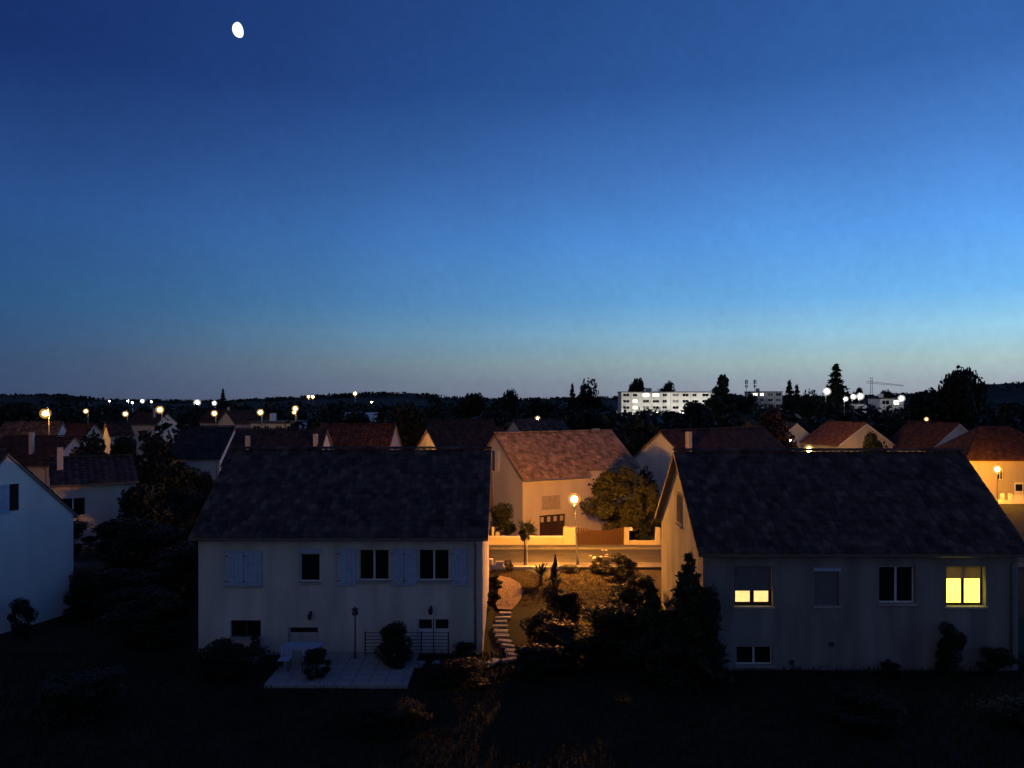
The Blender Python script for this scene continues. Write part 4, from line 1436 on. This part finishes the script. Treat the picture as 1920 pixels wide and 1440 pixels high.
# dark gardens left of the left house
for lab, k, X_, Y_, H_, w_ in (('black hedge bush between the left gable and the left house, nearest', 'shrub0', -15.6, 34.0, 2.4, 5.0), ('black hedge bush beside the roadside, left of the left house', 'shrub1', -16.0, 40.0, 3.2, 6.0),
        ('tall black hedge bush along the street at left', 'shrub2', -20.5, 44.5, 3.6, 7.0), ('tall black hedge bush hiding the street corner', 'shrub0', -15.5, 45.0, 3.8, 7.0),
        ('black hedge bush before the low pale house, its left part', 'shrub1', -28.6, 50.0, 2.6, 6.0), ('black hedge bush before the low pale house, its right part', 'shrub2', -24.0, 48.0, 3.3, 6.0),
        ('tall black bush under the white-walled house', 'shrub0', -24.5, 58.0, 4.2, 7.5), ('tall black bush right of the low pale house', 'shrub1', -19.6, 54.0, 4.6, 7.0), ('broad black bush in the dark garden beside the left house', 'shrub2', -19.0, 38.5, 2.3, 6.0)):
    plant('hedge_bush', lab, 'hedge', k, X_, Y_, H_, w_, group='dark hedges at left')
# near lawn hedge, almost black
for i, (X_, Y_, H_, w_, lab) in enumerate(((-14.5, 26.5, 1.6, 4.5, 'far left'), (-4.0, 25.5, 0.9, 3.6, 'left of the middle'), (11.5, 26.0, 1.1, 4.2, 'right of the middle'), (17.0, 25.5, 0.9, 4.0, 'far right'))):
    plant('foreground_bush', 'black unlit bush on the near lawn, %s' % lab, 'bush', 'shrub%d' % (i % 3), X_, Y_, H_, w_, group='near lawn bushes')


def spiky(name, label, X, Y, z, n, ln, seed, body=0.3):
    t = thing(name, label, 'yucca', (X, Y, z), 0, 'spiky plants')
    R = rnd(seed)
    for i in range(n):
        a = R.random() * 2 * PI
        up = R.uniform(0.25, 1.3)
        d = Vector((math.cos(a) * math.cos(up), math.sin(a) * math.cos(up), math.sin(up)))
        side = Vector((-math.sin(a), math.cos(a), 0)) * 0.03
        p0 = Vector((0, 0, body)); p1 = p0 + d * ln * 0.55; p2 = p0 + d * ln * R.uniform(0.85, 1.1) + Vector((0, 0, -0.12 * ln))
        m = MB()
        m.quad(p0 - side * 0.8, p0 + side * 0.8, p1 + side * 1.2, p1 - side * 1.2)
        m.quad(p1 - side * 1.2, p1 + side * 1.2, p2)
        m.build('leaf', M['leaf_dark'], t)
    MB().tube([(0, 0, -0.1), (0, 0, body)], [0.11, 0.09], 8).build('stem', M['bark'], t)


spiky('yucca', 'spiky dark yucca on the lawn below the street lamp', 1.55, 42.6, gz(42.6), 60, 0.95, 61, 0.45)
spiky('yucca', 'small spiky plant by the garage drive across the street', 1.0, 55.0, 0.55, 34, 1.4, 62, 0.7)
spiky('yucca', 'small spiky plant right of the big yucca on the lawn', 2.35, 42.4, gz(42.4), 30, 0.7, 63, 0.3)


def slim_cone():
    t = plant('garden_shrub', 'slim dark cone-shaped shrub right of the yucca', 'shrub', 'thuja1', 2.35, 42.9, 1.45, 0.8, group=GS)


slim_cone()


def rose():
    t = thing('rose_bush', 'rose bush with pale blooms beside the lit street', 'rose bush', (5.0, 45.2, gz(45.2)), 0)
    R = rnd(77)
    fol, st = U['shrub3']
    a = obj('foliage', fol, t, (0, 0, 0)); a.scale = (1.25, 0.9, 1.0)
    for i in range(9):
        x, y, z = R.uniform(-0.5, 0.6), R.uniform(-0.3, 0.3), R.uniform(0.8, 1.35)
        MB().tube([(x * 0.4, y * 0.4, 0.1), (x * 0.8, y * 0.8, z * 0.6), (x, y, z)], [0.015, 0.012, 0.008], 5).build('cane', M['bark'], t)
        m = MB()
        for k in range(3):
            rr = 0.035 + 0.02 * k
            for j in range(6):
                an = j * PI / 3 + k * 0.5
                c = Vector((x, y, z)); d = Vector((math.cos(an), math.sin(an), 0.9 - 0.4 * k)) * rr
                sd = Vector((-math.sin(an), math.cos(an), 0)) * rr * 0.6
                m.quad(c, c + d - sd, c + d * 1.25, c + d + sd)
        m.build('bloom', M['petal'], t)


rose()


def sapling():
    t = thing('sapling', 'staked young tree on the pavement left of the street lamp', 'young tree', (0.75, 47.0, 0.69))
    MB().tube([(0, 0, 0), (0.01, 0, 0.9), (-0.01, 0, 1.95)], [0.05, 0.045, 0.03], 7).build('trunk', M['bark'], t)
    MB().tube([(0.14, 0, 0), (0.12, 0, 1.75)], [0.04, 0.04], 7).build('stake', M['slab'], t)
    a = obj('crown', U['tree2'][0], t, (0, 0, 1.25)); a.scale = (0.85, 0.85, 1.1)


sapling()

# ------------------------------------------------------------------ fence and walls across the street
def street_wall():
    Yw = 53.75
    t = thing('garden_wall', 'low white garden wall with a square white pier left of the brown gate', 'wall', (0, Yw, 0.55))
    MB().box(-14, 3.5, 0, 0.22, 0, 0.62).build('wall', M['wall_sand'], t)
    MB().box(-14, 3.5, -0.04, 0.26, 0.62, 0.69).build('coping', M['white_paint'], t)
    MB().bevbox(3.5, 4.42, -0.08, 0.5, 0, 1.28, 0.03).build('meter_pier', M['wall_sand'], t)
    MB().bevbox(-1.38, -1.22, -0.06, 0.2, 0.69, 1.3, 0.015).build('post', M['wall_sand'], t)
    MB().bevbox(-1.12, -0.84, -0.06, 0.24, 0.69, 0.98, 0.02).build('pier', M['wall_sand'], t)
    t2 = thing('garden_wall', 'white U-shaped garden wall with two piers right of the brown gate', 'wall', (0, Yw, 0.55))
    MB().bevbox(7.65, 7.98, -0.08, 0.25, 0, 1.3, 0.02).build('pier', M['wall_sand'], t2)
    MB().bevbox(7.98, 8.22, -0.02, 0.2, 1.08, 1.28, 0.02).build('letterbox', M['white_paint'], t2)
    MB().box(7.98, 9.78, 0, 0.2, 0, 0.4).build('wall', M['wall_sand'], t2)
    MB().bevbox(9.78, 10.12, -0.08, 0.25, 0, 1.3, 0.02).build('pier', M['wall_sand'], t2)
    MB().box(10.12, 24, 0, 0.2, 0, 0.45).build('wall', M['wall_sand'], t2)
    g = thing('driveway_gate', 'brown slatted driveway gate with a dipping top edge', 'gate', (4.46, Yw + 0.05, 0.60))
    me = MB().box(-0.07, 0.07, 0, 0.035, 0, 1.0).mesh('slat', M['wood_brown'])
    n = 19
    Wd = 3.14
    for i in range(n):
        x = 0.09 + i * (Wd - 0.18) / (n - 1)
        u = (x / Wd) * 2 % 1.0 if False else abs((x / Wd) * 2 - 1)
        o = obj('slat', me, g, (x, 0, 0.03)); o.scale = (1, 1, 1.0 + 0.22 * u * u)
    for z in (0.18, 0.86):
        MB().box(0.02, Wd - 0.02, 0.04, 0.09, z, z + 0.11).build('rail', M['wood_brown'], g)


street_wall()


def front_border():
    t = thing('garden_border', 'low white front border with a step, edging the lamp-lit garden', 'wall', (0, 46.22, 0.55))
    MB().box(-9.0, -0.95, 0, 0.16, 0, 0.22).build('wall', M['render_white'], t)
    MB().box(-0.95, -0.5, 0, 0.16, 0, 0.52).build('step_block', M['render_white'], t)
    MB().box(-0.5, 3.9, 0, 0.16, 0, 0.22).build('wall', M['render_white'], t)
    b = thing('letterbox', 'small white letterbox on its post by the left house corner', 'letterbox', (-1.28, 46.0, 0.6))
    MB().box(-0.04, 0.04, -0.04, 0.04, 0, 0.35).build('post', M['white_paint'], b)
    MB().bevbox(-0.17, 0.17, -0.14, 0.14, 0.35, 0.68, 0.03).build('box', M['white_paint'], b)


front_border()


# ------------------------------------------------------------------ path and stepping stones
def paths():
    m = MB()
    cl = [(-1.2, 43.9, 0.5), (-0.6, 43.4, 0.6), (-0.2, 42.4, 0.65), (-0.05, 41.2, 0.65), (-0.15, 40.0, 0.6), (-0.3, 39.0, 0.5), (-0.35, 38.3, 0.34)]
    n = len(cl)
    for i, (x, y, w) in enumerate(cl):
        a = Vector(cl[max(i - 1, 0)][:2]); b = Vector(cl[min(i + 1, n - 1)][:2])
        d = (b - a).normalized(); nn = Vector((-d.y, d.x))
        for s in (-1, -0.33, 0.33, 1):
            xx, yy = x + nn.x * w * s, y + nn.y * w * s
            m.v.append((xx, yy, gz(yy) + 0.055))
    for i in range(n - 1):
        for k in range(3):
            a = i * 4 + k
            m.f.append((a, a + 1, a + 5, a + 4))
    p = struct(m.build('garden_path', M['path'], smooth=True))
    R = rnd(9)
    me = MB().bevbox(-0.33, 0.33, -0.17, 0.17, -0.05, 0.045, 0.02).mesh('stepping_stone', M['slab'])
    st = [(-0.33, 37.75, 0), (-0.42, 37.15, 0.1), (-0.5, 36.55, 0.05), (-0.55, 35.95, 0), (-0.52, 35.35, -0.1), (-0.44, 34.75, -0.2), (-0.32, 34.15, -0.25), (-0.18, 33.6, -0.25), (-0.02, 33.05, -0.2), (0.05, 32.5, 0.0),
          (-0.1, 31.95, 0.5), (-0.75, 31.65, 1.2), (-1.5, 31.5, 1.5), (-2.3, 31.45, 1.55), (-3.05, 31.4, 1.5), (-3.7, 31.35, 1.55)]
    for (x, y, a) in st:
        o = obj('stepping_stone', me, p, (x, y, gz(y) + 0.05 + R.uniform(-0.015, 0.012)), a + R.uniform(-0.12, 0.12))
        o.scale = (R.uniform(0.82, 1.12), R.uniform(0.8, 1.2), 1)


paths()


# ------------------------------------------------------------------ terrace of the left house
def terrace():
    t = struct(MB().box(-9.15, -3.85, 29.0, 32.8, -0.3, 0.07).build('terrace', M['concrete']))
    tw = 0.6
    me = MB().bevbox(-0.295, 0.295, -0.295, 0.295, -0.03, 0.0, 0.008).mesh('paving_slab', M['concrete'])
    R = rnd(12)
    for i in range(8):
        for j in range(6):
            obj('paving_slab', me, t, (-9.15 + 0.33 + i * 0.61 + 0.15, 29.0 + 0.33 + j * 0.61, 0.098 + R.uniform(-0.004, 0.004)))
    struct(MB().box(-12.6, -10.3, 32.0, 32.8, -0.3, 0.06).build('wall_footing', M['concrete']))
    # table
    g = thing('garden_table', 'bluish garden table on the terrace before the cellar window', 'table', (-8.35, 31.3, 0.1))
    top = MB().bevbox(-0.75, 0.75, -0.42, 0.42, 0.68, 0.73, 0.02).build('table_top', M['shutter_blue'], g)
    lg = MB().tube([(0, 0, 0), (0, 0, 0.69)], [0.03, 0.03], 6).mesh('leg', M['dark_metal'])
    for sx in (-0.66, 0.66):
        for sy in (-0.34, 0.34):
            obj('leg', lg, g, (sx, sy, 0))
    for k, (x, y, rz, lab) in enumerate(((-8.8, 30.5, PI, 'left'), (-7.9, 30.45, PI + 0.2, 'right'))):
        c = thing('garden_chair', 'dim garden chair on the %s near side of the bluish table' % lab, 'chair', (x, y, 0.1), rz, 'chairs at the garden table')
        MB().bevbox(-0.22, 0.22, -0.22, 0.22, 0.42, 0.46, 0.01).build('seat', M['shutter_blue'], c)
        for i in range(4):
            MB().box(-0.2 + i * 0.11, -0.13 + i * 0.11, -0.24, -0.21, 0.46, 0.88).build('back_slat', M['shutter_blue'], c)
        l2 = MB().tube([(0, 0, 0), (0, 0, 0.42)], [0.02, 0.02], 6).mesh('leg', M['dark_metal'])
        for sx in (-0.19, 0.19):
            for sy in (-0.19, 0.19):
                obj('leg', l2, c, (sx, sy, 0))
    # garden lamp post
    q = thing('garden_lamp_post', 'unlit dark garden lamp post before the left house wall', 'lamp post', (-6.35, 31.9, 0.07))
    MB().lathe([(0.07, 0), (0.05, 0.1), (0.035, 0.3), (0.03, 1.75)], 8).build('pole', M['dark_metal'], q)
    MB().lathe([(0.03, 1.75), (0.13, 1.80), (0.10, 2.0), (0.15, 2.02), (0.0, 2.12)], 8).build('lantern', M['dark_metal'], q)
    # railing
    r = thing('railing', 'dark metal railing around the cellar steps of the left house', 'railing', (0, 32.2, 0.05))
    for x in (-6.0, -4.9, -3.7, -2.6):
        MB().box(x - 0.025, x + 0.025, -0.025, 0.025, 0, 1.05).build('post', M['dark_metal'], r)
    for k in range(7):
        z = 0.15 + k * 0.14
        MB().box(-6.0, -2.6, -0.012, 0.012, z, z + 0.022).build('rail', M['dark_metal'], r)
    # dark box under the cellar window
    b = thing('planter', 'dark upright planter box under the basement window of the left house', 'planter', (-10.6, 32.5, 0.05))
    MB().bevbox(-0.18, 0.18, -0.18, 0.18, 0, 0.5, 0.02).build('box', M['dark_metal'], b)
    a = obj('plant', U['shrub1'][0], b, (0, 0, 0.42)); a.scale = (0.5, 0.5, 0.45)


terrace()

# right edge: fence before the hip-roofed house
def right_fence():
    Y = 88.2
    z = gz(Y)
    x0 = (1840 - 960) / (FPX / Y)
    t = thing('garden_wall', 'low white wall and palings before the hip-roofed house at the right edge', 'wall', (x0, Y, z))
    MB().box(0, 8, 0, 0.2, 0, 0.45).build('wall', M['render_white'], t)
    for x in (0, 2.4, 3.3, 5.6, 8):
        MB().bevbox(x - 0.17, x + 0.17, -0.06, 0.26, 0, 1.15, 0.02).build('pier', M['render_white'], t)
    me = MB().box(-0.04, 0.04, 0.08, 0.11, 0.45, 1.0).mesh('paling', M['white_paint'])
    for i in range(36):
        x = 3.5 + i * 0.125
        obj('paling', me, t, (x, 0, 0))


right_fence()


# ------------------------------------------------------------------ roof-top and skyline oddments
def masts():
    for px, top, lab in ((1405, 711, 'left'), (1421, 711, 'right')):
        Y = 405
        s = FPX / Y
        x = (px - 960) / s
        H = (EYE - (top - HZ) / s) + 3
        t = thing('antenna_mast', 'thin %s antenna mast above the flat block between the pines' % lab, 'antenna', (x, Y + 5, 14.2), 0, 'antenna masts')
        hh = EYE - (top - HZ) / s - 14.2
        MB().tube([(0, 0, 0), (0, 0, hh)], [0.12, 0.08], 6).build('mast', M['dark_metal'], t)
        for k in range(3):
            a = k * 2.09
            MB().box(math.cos(a) * 0.6 - 0.18, math.cos(a) * 0.6 + 0.18, math.sin(a) * 0.6 - 0.1, math.sin(a) * 0.6 + 0.1, hh - 2.4, hh - 0.2).build('panel_antenna', M['dark_metal'], t)
            MB().box(math.cos(a) * 0.6 - 0.15, math.cos(a) * 0.6 + 0.15, math.sin(a) * 0.6 - 0.1, math.sin(a) * 0.6 + 0.1, hh * 0.35, hh * 0.35 + 1.4).build('panel_antenna', M['dark_metal'], t)
    Y = 420
    s = FPX / Y
    t = thing('tower_crane', 'thin dark crane jib above the lit pale building on the skyline', 'crane', ((1634 - 960) / s, Y, -3))
    top = EYE - (718 - HZ) / s + 3
    m = MB()
    for sx in (-0.5, 0.5):
        m.tube([(sx, 0, 0), (sx, 0, top + 3)], [0.1, 0.1], 5)
    k = 0
    while k < top + 2:
        m.tube([(-0.5, 0, k), (0.5, 0, k + 1.5)], [0.05, 0.05], 4); k += 1.5
    m.build('tower', M['dark_metal'], t)
    j = MB()
    for dz in (0, 0.9):
        j.tube([(-3, 0, top + dz), (17, 0, top - 1.6 + dz * 0.4)], [0.1, 0.1], 5)
    j.build('jib', M['dark_metal'], t)


masts()


# ------------------------------------------------------------------ hills and far woods
def hills():
    def ridge(name, Y, prof, depth, seed, jag):
        m = MB()
        s = FPX / Y
        pts = []
        x = prof[0][0]
        while x <= prof[-1][0]:
            for (a, ya), (b, yb) in zip(prof, prof[1:]):
                if a <= x <= b:
                    t = (x - a) / (b - a); t = t * t * (3 - 2 * t)
                    y = ya + (yb - ya) * t
                    break
            y += jag * (mnoise.noise(Vector((x * 0.05, seed, 0))) * 0.9 + mnoise.noise(Vector((x * 0.21, seed, 3))) * 0.6)
            pts.append(((x - 960) / s, EYE - (y - HZ) / s))
            x += 6
        rows = [(-depth, None), (-depth * 0.45, 0.55), (0, 1.0), (depth, None)]
        for dy, f in rows:
            for (X, Z) in pts:
                m.v.append((X, Y + dy, -6 if f is None else -6 + (Z + 6) * f))
        n = len(pts)
        for r in range(3):
            for i in range(n - 1):
                m.f.append((r * n + i, r * n + i + 1, (r + 1) * n + i + 1, (r + 1) * n + i))
        return struct(m.build(name, M['far_ground'], smooth=False))

    ridge('hills', 1000, [(-700, 738), (0, 741), (110, 740), (200, 750), (420, 752), (520, 747), (620, 741), (690, 737), (780, 738), (850, 746), (960, 749), (1100, 746),
                          (1300, 742), (1500, 744), (1640, 742), (1760, 735), (1860, 720), (1930, 717), (2100, 712), (2700, 722)], 260, 3.0, 2.0)
    # a far wood that reads as one mass
    R = rnd(900)
    m = MB()

    def blob(X, Y, z0, H, w, n):
        for _ in range(n):
            d = Vector((R.gauss(0, 1), R.gauss(0, 1), R.gauss(0, 1))).normalized()
            q = R.uniform(0.6, 1.05)
            c = Vector((X + d.x * w * q, Y + d.y * w * q, z0 + H * 0.52 + d.z * H * 0.5 * q))
            s = R.uniform(0.5, 1.2) * H * 0.11
            a = Vector((R.gauss(0, 1), R.gauss(0, 1), R.gauss(0, 1))).normalized()
            b = a.cross(d).normalized()
            m.quad(c - a * s, c + b * s * 0.7, c + a * s, c - b * s * 0.7)
    for k in range(260):
        Y = R.uniform(265, 470)
        px = R.uniform(-120, 2040)
        s = FPX / Y
        top = 757 + R.uniform(-4, 6) - (5 if px > 820 and px < 1160 else 0)
        if 180 < px < 420:
            top = max(top, 760)
        if 1140 < px < 1345:
            top = max(top, 770)
        H = EYE - (top - HZ) / s + 3
        blob((px - 960) / s, Y, -3, H, H * R.uniform(0.35, 0.6), 110)
    for k in range(170):
        Y = R.uniform(125, 260)
        px = R.uniform(-120, 2040)
        s = FPX / Y
        top = 775 + R.uniform(-6, 14)
        if 80 < px < 620:
            top = max(top, 786)
        H = EYE - (top - HZ) / s + gz(Y) * -1
        X = (px - 960) / s
        if any(abs(X - hx) < hw and abs(Y - hy) < hd for hx, hy, hw, hd in CLEAR):
            continue
        blob(X, Y, gz(Y), H, H * R.uniform(0.35, 0.55), 120)
    o = m.build('wood', M['leaf_deep'])
    stuff(o)
    # crest of the hills
    m2 = MB()
    m = m2

    for k in range(420):
        px = R.uniform(-100, 2000)
        Y = 1000 + R.uniform(-60, 10)
        s = FPX / Y
        prof = [(-700, 738), (0, 741), (110, 740), (200, 750), (420, 752), (520, 747), (620, 741), (690, 737), (780, 738), (850, 746), (960, 749), (1100, 746), (1300, 742), (1500, 744), (1640, 742), (1760, 735), (1860, 720), (1930, 717), (2100, 712)]
        for (a, ya), (b, yb) in zip(prof, prof[1:]):
            if a <= px <= b:
                y = ya + (yb - ya) * (px - a) / (b - a)
        for _ in range(26):
            c = Vector(((px - 960) / s + R.gauss(0, 3.5), Y + R.gauss(0, 4), EYE - (y + 1.5 - HZ) / s + R.uniform(-6, 2.2)))
            sz = R.uniform(0.8, 2.2)
            a = Vector((R.gauss(0, 1), R.gauss(0, 1), R.gauss(0, 1))).normalized()
            b = a.cross(Vector((R.gauss(0, 1), R.gauss(0, 1), R.gauss(0, 1)))).normalized()
            m2.quad(c - a * sz, c + b * sz * 0.8, c + a * sz, c - b * sz * 0.8)
    stuff(m2.build('hill_wood', M['leaf_deep']))


CLEAR = [((1572 - 960) / 12.3 + 4, 125, 12, 14), ((1745 - 960) / 12.85 + 5, 121, 12, 14), ((470 - 960) / 9.2 + 4, 162, 14, 20), ((440 - 960) / 9 + 3, 168, 14, 18),
         ((238 - 960) / 9.85 + 3, 152, 9, 14), ((375 - 960) / 8.6 + 3, 174, 10, 14), ((985 - 960) / 12 + 3, 125, 10, 12), ((40 - 960) / 12 + 4, 128, 14, 12), (-39, 240, 20, 30)]
hills()
